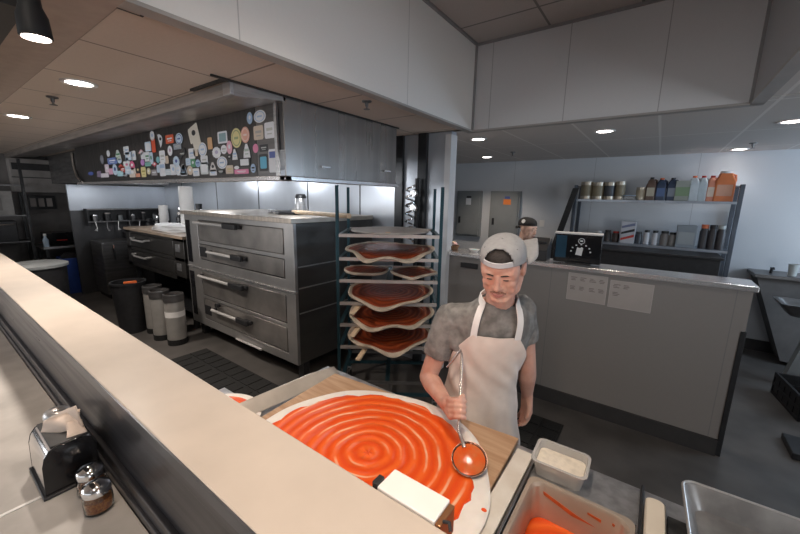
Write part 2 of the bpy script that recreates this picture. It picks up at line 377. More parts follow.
track_spot((-4.4, 0.265, 2.255), 'black cylinder spotlight near the far end of the bar', (-4.4, 0.42, 1.2), 14)
b = MB(); b.box((-1.49, 0.245, 2.40), (0.38, 0.285, 2.43)); tag(b.build('track_rail', M['black'], bevel=0.003), 'black lighting track above the bar', 'track')

def sprinkler(loc, label):
    t = thing('ceiling_sprinkler', loc, label, 'sprinkler', 'dark ceiling sprinklers')
    MB().lathe([(0.0, 0), (0.035, 0), (0.032, -0.008), (0.012, -0.012), (0.01, -0.035), (0, -0.035)], n=20).build('escutcheon', M['steel_dark'], t)
    MB().lathe([(0.0, -0.035), (0.006, -0.035), (0.006, -0.05), (0.022, -0.052), (0.022, -0.055), (0, -0.056)], n=16).build('deflector', M['steel_dark'], t)
sprinkler((-3.56, 0.73, 2.5), 'dark ceiling sprinkler between the two ceiling lights at left')
sprinkler((-1.73, 1.98, 2.5), 'dark ceiling sprinkler above the plain side of the steel hood')
sprinkler((-1.74, 5.04, 2.5), 'tiny dark ceiling sprinkler in the back room above the grey panels')
sprinkler((0.72, 5.44, 2.5), 'tiny dark ceiling sprinkler above the right end of the shelf')
def vent(lo, hi, label):
    t = thing('ceiling_hatch', ((lo[0] + hi[0]) / 2, (lo[1] + hi[1]) / 2, 2.5), label, 'hatch')
    hx, hy = (hi[0] - lo[0]) / 2, (hi[1] - lo[1]) / 2
    b = MB(); b.box((-hx, -hy, -0.006), (hx, -hy + 0.009, 0)); b.box((-hx, hy - 0.009, -0.006), (hx, hy, 0)); b.box((-hx, -hy, -0.006), (-hx + 0.009, hy, 0)); b.box((hx - 0.009, -hy, -0.006), (hx, hy, 0))
    b.build('frame', M['black'], t, smooth=0)
    b = MB()
    b.box((-hx + 0.015, -hy + 0.015, -0.008), (hx - 0.015, hy - 0.015, -0.001))
    b.build('access_panel', mat('vent louvre', (0.40, 0.345, 0.30), 0.6, var=0.05), t, smooth=0)
vent((-1.66, 0.38), (-1.545, 0.63), 'black framed hatch in the tan ceiling at the top, beside the white upper wall')

# ------------------------------------------------------------------ bar and dining counter
b = MB(); b.box((-9.6, 0.355, 0), (1.6, 0.535, 1.145)); struct(b.build('wall_bar', M['ledge_face'], smooth=0))
b = MB(); b.box((-9.6, 0.335, 0.85), (1.6, 0.356, 1.15)); b.box((-9.6, 0.326, 1.10), (1.6, 0.34, 1.146)); b.box((-9.6, 0.318, 0.80), (1.6, 0.345, 0.885)); b.box((-9.6, 0.309, 0.80), (1.6, 0.33, 0.835))
struct(b.build('trim_9', M['ledge_face'], smooth=0, bevel=0.004))
tag(MB().box((-9.6, 0.324, 1.146), (1.6, 0.557, 1.18)).build('bar_ledge', [M['ledge']], bevel=0.004), 'long beige bar top running from the lower right to the far left', 'bar top')
b = MB(); b.box((-9.6, 0.319, 1.144), (1.6, 0.3245, 1.178)); struct(b.build('trim_10', mat('bar edge strip', (0.13, 0.135, 0.15), 0.3, 0.6, var=0.1), smooth=0))
t = thing('dining_counter', (-1.6, -0.2, 0), 'low grey counter in front of the bar, with the napkin holder on it', 'counter')
MB().box((-8.0, -0.45, 0.76), (-0.032, 0.508, 0.80)).build('countertop', M['lower'], t, bevel=0.003)
MB().box((-0.018, -0.45, 0.76), (3.0, 0.508, 0.80)).build('countertop', M['lower'], t, bevel=0.003)
MB().box((-0.0315, -0.45, 0.755), (-0.0185, 0.508, 0.8012)).build('joint_strip', mat('white joint', (0.75, 0.74, 0.72), 0.4, var=0.02), t, smooth=0)
MB().box((-8.0, 0.40, 0.0), (3.0, 0.5, 0.76)).build('support_panel', M['black'], t, smooth=0)

# napkin dispenser
q0 = P(51, 499, Z=0.8); q1 = P(108, 470, Z=0.8)
t = thing('napkin_dispenser', (-1.705, 0.224, 0.8), 'black and chrome napkin dispenser with napkins sticking out of its top', 'napkin dispenser')
t.rotation_euler = (0, 0, PI / 2)
NX, NY, NZ = 0.072, 0.112, 0.178
b = MB(); ring = []
prof = [(-NX - 0.004, 0.012), (-NX, 0.12), (-NX + 0.008, 0.15), (-NX + 0.022, 0.17), (-NX + 0.04, NZ), (NX - 0.03, NZ), (NX - 0.008, 0.165), (NX, 0.14), (NX, 0.012)]
b.loft([[V((x, y, z)) for x, z in prof] for y in (-NY + 0.006, NY - 0.006)])
b.build('housing', M['chrome'], t, bevel=0.003)
for y in (-NY, NY - 0.006):
    MB().loft([[V((x * 1.01, yy, z)) for x, z in prof] for yy in (y, y + 0.006)]).build('face_plate', M['blackgloss'], t, bevel=0.002)
b = MB(); b.box((NX - 0.004, -NY + 0.004, 0.01), (NX + 0.004, NY - 0.004, 0.146)); b.build('end_panel', M['blackgloss'], t, bevel=0.002)
MB().box((-NX - 0.012, -NY - 0.01, 0), (NX + 0.01, NY + 0.01, 0.012)).build('base', M['black'], t, bevel=0.003)
MB().box((-0.045, -0.105, NZ - 0.004), (0.06, 0.105, NZ + 0.003)).build('slot', M['black'], t, bevel=0.002)
def napkin(pts, M_, name='napkin'):
    b = MB(); n = len(pts); a = [V(p) for p in pts]
    f = b.bm.faces.new([b.bm.verts.new(p) for p in a]); 
    bmesh.ops.subdivide_edges(b.bm, edges=b.bm.edges[:], cuts=4, use_grid_fill=True)
    for v in b.bm.verts: v.co += V((math.sin(v.co.y * 60 + v.co.x * 31), math.cos(v.co.x * 47), math.sin(v.co.x * 70 + v.co.y * 40))) * 0.0025
    o = b.build(name, M_, t, smooth=60); s = o.modifiers.new('thickness', 'SOLIDIFY'); s.thickness = 0.003; return o
napkin([(-0.03, 0.07, NZ + 0.004), (0.03, 0.03, NZ + 0.004), (0.055, -0.075, NZ + 0.012), (0.05, -0.05, NZ + 0.095), (0.03, 0.0, NZ + 0.07), (-0.02, 0.05, NZ + 0.035)], M['napkin'])
napkin([(-0.045, 0.03, NZ + 0.005), (0.0, -0.03, NZ + 0.005), (0.045, -0.06, NZ + 0.008), (0.06, -0.035, NZ + 0.07), (0.02, 0.03, NZ + 0.045), (-0.03, 0.06, NZ + 0.025)], M['napkin'])
napkin([(0.0, -0.09, NZ + 0.005), (0.055, -0.095, NZ + 0.005), (0.06, -0.04, NZ + 0.03), (0.02, -0.03, NZ + 0.035)], M['napkin'])

def shaker(loc, label, fill):
    t = thing('spice_shaker', loc, label, 'shaker', None)
    MB().lathe([(0, 0), (0.030, 0), (0.036, 0.006), (0.037, 0.03), (0.036, 0.05), (0.0325, 0.066), (0.031, 0.066), (0.034, 0.048), (0.0345, 0.03), (0.033, 0.009), (0, 0.007)], n=32).build('jar', M['glass'], t)
    MB().lathe([(0, 0.008), (0.0325, 0.0095), (0.0335, 0.02), (0.0335, fill), (0, fill + 0.003)], n=24).build('contents', M['flakes'], t)
    lid = MB().lathe([(0.0335, 0.060), (0.0355, 0.061), (0.0355, 0.078), (0.033, 0.083), (0.018, 0.091), (0, 0.093)], n=32).build('lid', M['chrome'], t)
    b = MB()
    for k in range(8):
        a = k * PI / 4; r = 0.016 if k % 2 else 0.010
        b.lathe([(0, 0.0915 - r * 0.12), (0.0022, 0.0915 - r * 0.12), (0.0022, 0.0925 - r * 0.1), (0, 0.0925 - r * 0.1)], c=(r * math.cos(a), r * math.sin(a), 0), n=8)
    b.build('hole', M['black'], lid, smooth=0)
    return t
a_ = shaker((-1.515, 0.255, 0.8), 'glass shaker of red pepper flakes tucked against the napkin dispenser', 0.036)
c_ = shaker((-1.405, 0.245, 0.8), 'glass shaker of red pepper flakes standing furthest out from the napkin dispenser', 0.042)
for q_ in (a_, c_): q_.scale = (1.1, 1.1, 1.12)
t = thing('cheese_shaker', (-1.945, 0.255, 0.8), 'steel topped shaker standing behind the napkin dispenser', 'shaker')
MB().lathe([(0, 0), (0.034, 0), (0.037, 0.01), (0.035, 0.12), (0, 0.12)], n=28).build('jar', M['glass'], t)
MB().lathe([(0.036, 0.115), (0.042, 0.118), (0.043, 0.135), (0.036, 0.148), (0.018, 0.158), (0, 0.16)], n=28).build('lid', M['steel'], t)
t = thing('menu_holder', (-4.25, 0.25, 0.8), 'small dark card holder leaning at the far left of the low counter', 'card holder')
MB().box((-0.09, -0.02, 0), (0.09, 0.03, 0.02)).build('base', M['black'], t, bevel=0.003)
MB().box((-0.08, 0.0, 0.02), (0.08, 0.012, 0.15)).build('card', M['notice'], t, bevel=0.002)
# ticket holder on the back edge of the bar
t = thing('ticket_holder', (-0.378, 0.595, 1.10), 'white ticket holder clipped to the kitchen edge of the beige bar top', 'ticket holder')
MB().box((-0.078, -0.035, 0.0), (0.078, 0.036, 0.083)).build('white_face', M['white'], t, bevel=0.003)
MB().box((0.078, -0.034, 0.01), (0.092, 0.032, 0.078)).build('end_plate', mat('copper plate', (0.36, 0.17, 0.08), 0.35, 0.8, var=0.15), t, bevel=0.002)
MB().box((-0.094, -0.034, 0.05), (-0.078, -0.005, 0.088)).build('clip', M['black'], t, bevel=0.002)
MB().tube([(0.092, -0.02, 0.08), (0.106, -0.022, 0.088), (0.114, -0.03, 0.078)], 0.004, 8).build('clip', M['black'], t)

# ------------------------------------------------------------------ big deck oven
OX0, OX1, OY, OD = -4.86, -2.70, 2.07, 1.12
t = thing('pizza_oven', ((OX0 + OX1) / 2, OY, 0), 'big two-deck steel pizza oven beside the rack of pizzas', 'oven')
HW = (OX1 - OX0) / 2
def zO(px, py): return P(px, py, Y=OY).z
def xO(px, py): return P(px, py, Y=OY).x - t.location.x
# body: plain sides and back, front face frame around the doors
MB().box((-HW + 0.01, 0.03, 0.20), (HW - 0.0, OD, 1.60)).build('body', M['oven_side'], t, bevel=0.004)
MB().box((-HW - 0.03, -0.03, 1.60), (HW + 0.015, OD, 1.645)).build('top', steel('oven top steel', (0.50, 0.44, 0.38), 0.38, (8, 1, 1)), t, bevel=0.004)
b = MB(); L, Rr = xO(197, 217), xO(282.5, 236)
b.box((-HW, 0, 0.20), (L - 0.015, 0.035, 1.60)); b.box((Rr + 0.015, 0, 0.20), (HW, 0.035, 1.60))
for z0, z1 in ((1.545, 1.60), (1.255, 1.295), (0.955, 1.055), (0.90, 0.935), (0.565, 0.60), (0.20, 0.29)): b.box((L - 0.02, 0, z0), (Rr + 0.02, 0.034, z1))
b.build('front_frame', M['oven_frame'], t, bevel=0.003)
MB().box((-HW, -0.012, 0.936), (HW + 0.004, 0.03, 0.955)).build('deck_seam', M['steel_h'], t, bevel=0.002)
for sx in range(3):
    z = (1.18, 0.97, 0.72)[sx]
    MB().box((HW - 0.001, 0.04, z), (HW + 0.004, OD, z + 0.012)).build('side_seam', M['oven_frame'], t, smooth=0)
def oven_door(z0, z1, hx0, hx1, hz, slim=False):
    d = MB().box((L, 0.0, z0), (Rr, 0.03, z1)).build('door', M['steel_door'], t, bevel=0.004)
    b = MB(); b.box((L - 0.016, 0.015, z0 - 0.014), (Rr + 0.016, 0.032, z0)); b.box((L - 0.016, 0.015, z1), (Rr + 0.016, 0.032, z1 + 0.012)); b.box((L - 0.016, 0.015, z0), (L, 0.032, z1)); b.box((Rr, 0.015, z0), (Rr + 0.016, 0.032, z1))
    b.build('door_gasket', M['black'], d, smooth=0)
    w = hx1 - hx0
    MB().tube([(hx0, -0.055, hz), (hx0 + w * 0.78, -0.055, hz)], 0.017, 16).build('handle', M['handle'], d)
    b = MB(); b.box((hx0 + w * 0.72, -0.075, hz - 0.03), (hx1, -0.035, hz + 0.03)); b.box((hx0 + w * 0.85, -0.04, hz - 0.022), (hx1 + 0.02, 0.0, hz + 0.022))
    MB().box((hx0 - 0.01, -0.06, hz - 0.014), (hx0 + 0.03, 0.0, hz + 0.014)).build('handle_end', M['black'], d, bevel=0.004)
    b.build('handle_bracket', M['black'], d, bevel=0.008)
    return d
oven_door(1.30, 1.54, L + 0.02, L + 0.95, 1.515)
oven_door(1.07, 1.245, L + 0.28, L + 1.02, 1.185)
oven_door(0.615, 0.895, L + 0.02, L + 1.0, 0.862)
oven_door(0.305, 0.555, L + 0.28, L + 1.05, 0.475)
for z in (1.10, 0.36): MB().box((L + 0.005, -0.006, z), (L + 0.16, 0.002, z + 0.12)).build('thermostat', M['black'], t, bevel=0.003)
MB().tube([(L + 0.38, -0.012, 0.545), (L + 0.38, -0.05, 0.545)], 0.03, 16).build('knob', M['black'], t)
for z0, z1 in ((1.0, 1.53), (0.30, 0.88)): MB().box((-HW + 0.03, -0.006, z0), (-HW + 0.14, 0.002, z1)).build('control_strip', M['blackgloss'], t, bevel=0.002)
MB().tube([(xO(238, 338), -0.02, zO(238, 338) - 0.0), (xO(263, 350), -0.02, zO(238, 338) - 0.0)], 0.012, 10).build('lower_bar', M['handle'], t)
for x in (-HW + 0.06, HW - 0.06):
    for y in (0.12, OD - 0.1): MB().box((x - 0.04, y - 0.04, 0), (x + 0.04, y + 0.04, 0.2)).build('leg', M['black'], t, bevel=0.003)
# on the oven
t = thing('oven_canister', P(301, 207, Y=2.75) * 1.0, 'steel canister with a slanted black top standing on the big oven', 'canister'); t.location.z = 1.645
MB().lathe([(0, 0), (0.062, 0), (0.065, 0.012), (0.065, 0.17), (0.058, 0.185), (0, 0.187)], n=28).build('body', M['steel'], t)
MB().lathe([(0.0, 0.182), (0.066, 0.178), (0.066, 0.2), (0.05, 0.225), (0, 0.23)], n=28).build('lid', M['black'], t)
t = thing('pizza_peel', (-2.95, 2.42, 1.645), 'long handled pizza peel lying on top of the big oven', 'pizza peel')
hp = P(349, 216, Z=1.70) - t.location; h0 = V((-0.35, 0.12, 0.03))
MB().tube([h0, hp], [0.021, 0.021], 12).build('handle', M['wood_pale'], t)
dv = (hp - h0).normalized(); dv.z = 0; sv = V((-dv.y, dv.x, 0))
b = MB(); e0 = h0 - dv * 0.42
b.poly([V((e0 + sv * 0.16).to_2d().to_3d()) , V((e0 - sv * 0.16).to_2d().to_3d()), V((h0 - sv * 0.16).to_2d().to_3d()), V((h0 - sv * 0.03 + dv * 0.1).to_2d().to_3d()), V((h0 + sv * 0.03 + dv * 0.1).to_2d().to_3d()), V((h0 + sv * 0.16).to_2d().to_3d())], (0, 0, 0.028))
b.build('blade', M['black'], t, bevel=0.004)

# ------------------------------------------------------------------ smaller oven on legs further left
SX0, SX1 = -7.05, -5.0
t = thing('pizza_oven', ((SX0 + SX1) / 2, 2.09, 0), 'lower dark deck oven on legs behind the steel kegs', 'oven')
HS = (SX1 - SX0) / 2
MB().box((-HS, 0.03, 0.68), (HS, 0.95, 1.26)).build('body', M['steel_dark'], t, bevel=0.004)
MB().box((-HS - 0.02, -0.02, 1.26), (HS + 0.02, 0.95, 1.30)).build('top', mat('worn oven top', (0.36, 0.27, 0.2), 0.5, var=0.2, scale=4), t, bevel=0.004)
b = MB(); b.box((-HS, 0, 0.68), (-HS + 0.16, 0.035, 1.26)); b.box((HS - 0.3, 0, 0.68), (HS, 0.035, 1.26)); b.box((-HS, 0, 0.68), (HS, 0.034, 0.74)); b.box((-HS, 0, 0.955), (HS, 0.034, 1.0)); b.box((-HS, 0, 1.22), (HS, 0.034, 1.26))
b.build('front_frame', M['oven_side'], t, bevel=0.003)
for z0, z1 in ((1.01, 1.21), (0.755, 0.94)):
    d = MB().box((-HS + 0.18, 0.0, z0), (HS - 0.32, 0.03, z1)).build('door', M['oven_side'], t, bevel=0.004)
    x0 = -HS + 0.35; zc = z0 + 0.12
    MB().tube([(x0, 0.0, zc + 0.02), (x0, -0.05, zc + 0.02), (x0 + 0.1, -0.06, zc), (x0 + 0.5, -0.06, zc), (x0 + 0.58, -0.05, zc + 0.02), (x0 + 0.58, 0, zc + 0.02)], 0.016, 12).build('handle', M['handle'], d)
for z in (1.08, 0.82): MB().box((HS - 0.24, -0.008, z), (HS - 0.12, 0.002, z + 0.1)).build('control_plate', M['steel'], t, bevel=0.002)
for x in (-HS + 0.06, HS - 0.06):
    for y in (0.1, 0.85): MB().box((x - 0.03, y - 0.03, 0), (x + 0.03, y + 0.03, 0.68)).build('leg', M['black'], t)
MB().box((-HS + 0.1, 0.1, 0.2), (HS - 0.1, 0.85, 0.23)).build('lower_shelf', M['black'], t)
# dough sheets and cups on it
b = MB(); rnd = random.Random(3)
for k in range(4):
    n = 40; rings = []
    for z in (0, 0.016):
        rings.append([V(((0.62 - k * 0.05) * math.cos(2 * PI * i / n) + rnd.uniform(-.012, .012) - k * .03, (0.30 - k * 0.02) * math.sin(2 * PI * i / n), k * 0.019 + z + 0.006 * math.sin(i * 0.9 + k))) for i in range(n)])
    b.loft(rings)
o = b.build('dough_sheet', M['white'], smooth=30); o.location = (-5.95, 2.45, 1.306)
tag(o, 'pale stack of flat dough sheets lying on the lower oven', 'dough sheets')
def cupstack(loc, h, r, label):
    t = thing('paper_cup_stack', loc, label, 'cup stack')
    prof = [(0, 0), (r * 0.95, 0)]
    k = int(h / 0.03)
    for i in range(k): prof += [(r, i * h / k + 0.004), (r * 0.96, (i + 0.9) * h / k)]
    prof += [(r * 0.8, h), (0, h - 0.004)]
    MB().lathe(prof, n=24).build('cups', M['white'], t)
c = P(164, 216, Y=2.75); cupstack((c.x, 2.75, 1.30), 0.34, 0.075, 'small pale cup stack standing behind the dough sheets')
c = P(187, 208, Y=2.6); cupstack((c.x, 2.6, 1.30), 0.66, 0.10, 'tall white cup stack between the two ovens')

# kegs and bin
def keg(loc, label, band=True):
    t = thing('steel_keg', loc, label, 'keg', 'soda kegs on the floor')
    MB().lathe([(0, 0.02), (0.085, 0.02), (0.105, 0.05), (0.108, 0.08), (0.108, 0.53), (0.1, 0.565), (0.07, 0.585), (0, 0.59)], n=28).build('tank', mat('keg steel', (0.44, 0.42, 0.395), 0.4, 0.5, var=0.1, scale=6), t)
    MB().lathe([(0.106, 0.0), (0.112, 0.0), (0.112, 0.07), (0.106, 0.07)], n=28).build('foot_ring', M['rubber'], t)
    MB().lathe([(0.106, 0.55), (0.113, 0.55), (0.113, 0.64), (0.1, 0.645), (0.1, 0.6)], n=28).build('collar', M['steel_dark'], t)
    MB().lathe([(0, 0.585), (0.04, 0.585), (0.04, 0.62), (0, 0.625)], n=18).build('hatch', M['black'], t)
    if band: MB().lathe([(0.1085, 0.36), (0.1095, 0.36), (0.1095, 0.43), (0.1085, 0.43)], n=28).build('label_band', M['paper'], t, smooth=30)
    return t
keg((-4.72, 1.80, 0), 'steel keg with a white band, nearest to the big oven')
keg((-5.03, 1.76, 0), 'plain steel keg in the middle of the three', False)
keg((-5.36, 1.80, 0), 'steel keg standing against the black bin', False)
t = thing('waste_bin', (-5.62, 1.62, 0), 'black waste bin on the floor beside the kegs', 'bin')
b = MB(); b.lathe([(0, 0), (0.15, 0), (0.19, 0.66), (0.2, 0.66), (0.2, 0.69), (0.18, 0.69), (0.145, 0.03), (0, 0.03)], n=28); b.build('tub', M['black'], t)
MB().cyl((-0.05, -0.02, 0.66), (0.17, 0.03, 0.70), 0.022, n=12).build('orange_grip', M['orange'], t)

# ------------------------------------------------------------------ exhaust hood with stickers
HX, HY = -2.11, 1.58
HL = -6.95
t = thing('exhaust_hood', (HX, HY, 1.95), 'long steel exhaust hood covered in stickers above the ovens', 'exhaust hood')
def hw(x0, y0, z0, x1, y1, z1): return (V((x0, y0, z0)) - t.location, V((x1, y1, z1)) - t.location)
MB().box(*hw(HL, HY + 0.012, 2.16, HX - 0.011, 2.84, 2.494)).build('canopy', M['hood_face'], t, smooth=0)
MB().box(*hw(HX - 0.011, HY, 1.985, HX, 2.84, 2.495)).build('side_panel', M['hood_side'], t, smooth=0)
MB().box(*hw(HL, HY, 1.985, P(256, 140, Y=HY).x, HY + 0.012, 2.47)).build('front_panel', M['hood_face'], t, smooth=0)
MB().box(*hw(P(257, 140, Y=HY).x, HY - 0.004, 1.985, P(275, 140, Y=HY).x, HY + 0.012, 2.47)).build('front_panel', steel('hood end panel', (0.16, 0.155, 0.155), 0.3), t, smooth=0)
MB().box(*hw(P(275.5, 140, Y=HY).x, HY - 0.008, 1.985, P(278, 140, Y=HY).x, HY + 0.01, 2.47)).build('edge_strip', M['steel'], t, smooth=0)
b = MB()
yz = [(1.22, 2.425), (1.22, 2.497), (1.60, 2.497), (1.60, 2.465), (1.58, 2.465), (1.25, 2.42)]
b.loft([[V((x, y, z)) - t.location for y, z in yz] for x in (-9.75, HX)])
b.build('upper_band', M['hood_band'], t, smooth=0, bevel=0.002)
MB().box(*hw(HX - 0.08, 1.212, 2.424, HX + 0.003, 1.235, 2.494)).build('corner_cap', M['steel'], t, bevel=0.003)
b = MB(); b.box(*hw(HL, HY - 0.03, 1.95, HX + 0.025, HY + 0.03, 1.985)); b.box(*hw(HX - 0.04, HY - 0.03, 1.95, HX + 0.025, 2.86, 1.985))
b.build('bottom_lip', M['steel_h'], t, bevel=0.006)
cl = [(HL, HY - 0.01, 2.42), (HL + 0.03, HY - 0.02, 2.25), (HL + 0.12, HY - 0.03, 2.08), (HL + 0.3, HY - 0.03, 1.985)]
MB().tube([V((HL - 0.10, HY - 0.01, 2.40)) - t.location, V((HL - 0.07, HY - 0.02, 2.22)) - t.location, V((HL + 0.06, HY - 0.03, 2.06)) - t.location, V((HL + 0.25, HY - 0.03, 1.98)) - t.location], 0.022, 10).build('edge_strip', M['chrome'], t)
MB().box(*hw(-9.75, 1.75, 1.99, HL - 0.1, 2.8, 2.495)).build('rear_canopy', M['steel_dark'], t, smooth=0)
for px, py in ((324, 167), (386, 171)):
    c = P(px, py, X=HX + 0.01) - t.location
    MB().box(c - V((0.012, 0.03, 0.008)), c + V((0.012, 0.06, 0.008))).build('latch', M['chrome'], t, bevel=0.003)
hood = t
for x in (-3.1, -4.7, -6.2):  # lamps added out of sight under the canopy to brighten the wall behind
    lm = MB().lathe([(0, 2.16), (0.09, 2.16), (0.085, 2.14), (0.04, 2.13), (0, 2.128)], c=(x - HX, 2.45 - HY, -1.95), n=24).build('added_hood_lamp', emit('added lamp glow', (0.95, 0.97, 1.0), 5), t)
    l = bpy.data.lights.new('hood_fill_light', 'POINT'); l.energy = 13; l.color = (0.93, 0.96, 1.0); l.shadow_soft_size = 0.08
    o = bpy.data.objects.new('hood_fill_light', l); C.objects.link(o); o.parent = lm; o.location = (x - HX, 2.45 - HY, 0.12)
stick_cols = {}
def scol(c):
    if c not in stick_cols:
        stick_cols[c] = mat('sticker colour', c, 0.45, var=0.03)
    return stick_cols[c]
W_, B_, K_ = (0.74, 0.76, 0.80), (0.38, 0.52, 0.72), (0.03, 0.03, 0.035)
G_, R_, PK, Y_, LB, TN, NV, GR = (0.10, 0.30, 0.16), (0.62, 0.06, 0.04), (0.75, 0.25, 0.42), (0.70, 0.62, 0.30), (0.55, 0.68, 0.82), (0.62, 0.52, 0.42), (0.08, 0.12, 0.38), (0.5, 0.52, 0.5)
def sticker(px, py, hw_, hh, shape, col, mark=None, ms='bar', rot=0.0, lift=0.0):
    """a sticker on the hood front: photo centre, half size in photo pixels"""
    Y = HY - 0.0052 - lift
    c = P(px, py, Y=Y); a = abs(P(px + hw_, py, Y=Y).x - P(px - hw_, py, Y=Y).x) / 2; h = abs(P(px, py + hh, Y=Y).z - P(px, py - hh, Y=Y).z) / 2
    def outline(sa, sh):
        if shape == 'o': pts = [(sa * math.cos(2 * PI * k / 28), sh * math.sin(2 * PI * k / 28)) for k in range(28)]
        elif shape == 'd': pts = [(-sa, 0), (0, -sh), (sa, 0), (0, sh)]
        elif shape == 's':  # wavy badge
            pts = [(sa * (1 + 0.1 * (k % 2)) * math.cos(2 * PI * k / 24), sh * (1 + 0.1 * (k % 2)) * math.sin(2 * PI * k / 24)) for k in range(24)]
        elif shape == 't': pts = [(-sa, -sh), (sa, -sh), (sa * 0.8, 0), (sa * 0.25, sh), (-sa * 0.25, sh), (-sa * 0.8, 0)]
        else:
            r = min(sa, sh) * 0.28; pts = []
            for cx, cz, a0 in ((sa - r, sh - r, 0), (-sa + r, sh - r, 90), (-sa + r, -sh + r, 180), (sa - r, -sh + r, 270)):
                for k in range(5): th = math.radians(a0 + k * 22.5); pts.append((cx + r * math.cos(th), cz + r * math.sin(th)))
        cr, sr = math.cos(rot), math.sin(rot)
        return [(x * cr - z * sr, x * sr + z * cr) for x, z in pts]
    b = MB(); o = c - hood.location
    b.poly([o + V((x, 0, z)) for x, z in outline(a, h)], (0, 0.0012, 0))
    mats = [scol(col)]
    if mark is not None:
        mats.append(scol(mark)); b.mi = 1
        if ms == 'ring':
            b.poly([o + V((x, -0.0006, z)) for x, z in outline(a * 0.82, h * 0.82)], (0, 0.0007, 0)); b.mi = 0
            b.poly([o + V((x, -0.0012, z)) for x, z in outline(a * 0.7, h * 0.7)], (0, 0.0007, 0)); b.mi = 1
            b.box(o + V((-a * 0.4, -0.0018, -h * 0.12)), o + V((a * 0.4, -0.001, h * 0.12)))
        elif ms == 'bar':
            b.box(o + V((-a * 0.6, -0.0008, -h * 0.05)), o + V((a * 0.6, 0, h * 0.3))); b.box(o + V((-a * 0.45, -0.0008, -h * 0.5)), o + V((a * 0.45, 0, -h * 0.35)))
        elif ms == 'dot':
            b.ell(o + V((0, 0, h * 0.1)), (a * 0.4, 0.0009, h * 0.35), nu=14, nv=6)
        elif ms == 'top':
            b.box(o + V((-a * 0.8, -0.0008, h * 0.25)), o + V((a * 0.8, 0, h * 0.8)))
        elif ms == 'inset':
            b.poly([o + V((x, -0.0006, z)) for x, z in outline(a * 0.72, h * 0.7)], (0, 0.0007, 0))
    b.build('sticker', mats, hood, smooth=0)
def S1(x, y, *a, **k): sticker(180 + x / 5.618, 90 + y / 5.618, a[0] / 5.618, a[1] / 5.618, *a[2:], **k)
S1(391, 158, 16, 34, 'o', B_, W_, 'dot'); S1(447, 148, 34, 36, 'o', W_, B_, 'ring'); S1(440, 240, 27, 40, 'r', TN, (0.4, 0.38, 0.36), 'bar'); S1(502, 226, 28, 46, 'r', W_, GR, 'bar')
S1(238, 266, 27, 34, 'r', W_, (0.25, 0.38, 0.42), 'inset'); S1(316, 270, 29, 56, 'o', Y_, (0.32, 0.38, 0.2), 'ring'); S1(366, 252, 24, 46, 'o', (0.80, 0.42, 0.32), (0.85, 0.66, 0.6), 'ring')
S1(374, 342, 20, 40, 't', W_, (0.4, 0.5, 0.45), 'bar'); S1(424, 328, 15, 26, 'o', PK); S1(470, 326, 24, 20, 'r', K_, GR, 'bar'); S1(469, 408, 25, 48, 'r', K_, (0.12, 0.45, 0.65), 'inset')
S1(520, 398, 21, 66, 'r', W_, NV, 'top'); S1(205, 352, 23, 30, 's', W_, (0.45, 0.42, 0.6), 'dot'); S1(246, 334, 17, 26, 'o', W_, GR, 'bar'); S1(277, 322, 16, 38, 'o', (0.75, 0.42, 0.52), W_, 'dot')
S1(277, 376, 14, 12, 's', K_, GR, 'dot'); S1(307, 362, 15, 30, 't', W_, B_, 'bar'); S1(236, 408, 29, 35, 'o', W_, (0.3, 0.42, 0.62), 'ring'); S1(362, 406, 33, 26, 'r', K_, W_, 'inset')
S1(229, 458, 19, 15, 'o', K_, GR, 'bar'); S1(278, 447, 21, 24, 'r', TN, (0.6, 0.5, 0.25), 'bar'); S1(345, 458, 40, 13, 'r', PK, W_, 'bar'); S1(318, 436, 14, 10, 'o', W_)
S1(411, 440, 14, 26, 'o', B_, K_, 'bar'); S1(168, 300, 13, 34, 'r', (0.62, 0.38, 0.2)); S1(184, 432, 18, 26, 't', (0.6, 0.58, 0.58), K_, 'dot'); S1(186, 464, 20, 16, 'r', W_, B_, 'bar')
S1(126, 334, 24, 40, 'o', W_, B_, 'ring'); S1(88, 352, 12, 20, 'r', TN); S1(66, 358, 18, 30, 'r', W_, B_, 'bar'); S1(136, 395, 20, 26, 'r', W_, GR, 'bar'); S1(136, 440, 22, 34, 'r', (0.6, 0.66, 0.68), W_, 'inset')
S1(100, 412, 14, 22, 'o', B_, NV, 'bar'); S1(46, 404, 14, 20, 'r', LB, W_, 'dot'); S1(72, 410, 14, 24, 'r', G_, W_, 'dot'); S1(56, 452, 16, 26, 'o', TN, W_, 'dot'); S1(90, 462, 18, 22, 'r', W_, B_, 'bar'); S1(18, 448, 22, 30, 't', W_, B_, 'bar')
S1(76, 245, 28, 46, 'r', (0.70, 0.66, 0.58), K_, 'dot', rot=0.28); S1(95, 300, 22, 34, 'r', (0.70, 0.66, 0.58), None, rot=0.28)
def S2(x, y, *a, **k): sticker(80 + x / 6.673, 110 + y / 6.673, a[0] / 6.673, a[1] / 6.673, *a[2:], **k)
S2(481, 172, 15, 34, 'o', W_, B_, 'dot'); S2(490, 238, 13, 46, 'r', (0.72, 0.10, 0.04)); S2(536, 196, 20, 30, 't', W_, K_, 'dot', rot=-1.2); S2(597, 194, 27, 29, 'r', (0.70, 0.12, 0.05), W_, 'bar'); S2(660, 192, 24, 38, 'o', LB, NV, 'ring')
S2(453, 244, 20, 32, 'r', LB, W_, 'inset'); S2(649, 243, 26, 20, 'r', (0.3, 0.34, 0.4), GR, 'bar'); S2(600, 272, 16, 34, 'o', W_, (0.5, 0.35, 0.5), 'dot'); S2(682, 292, 24, 16, 'r', K_, GR, 'bar', rot=0.5)
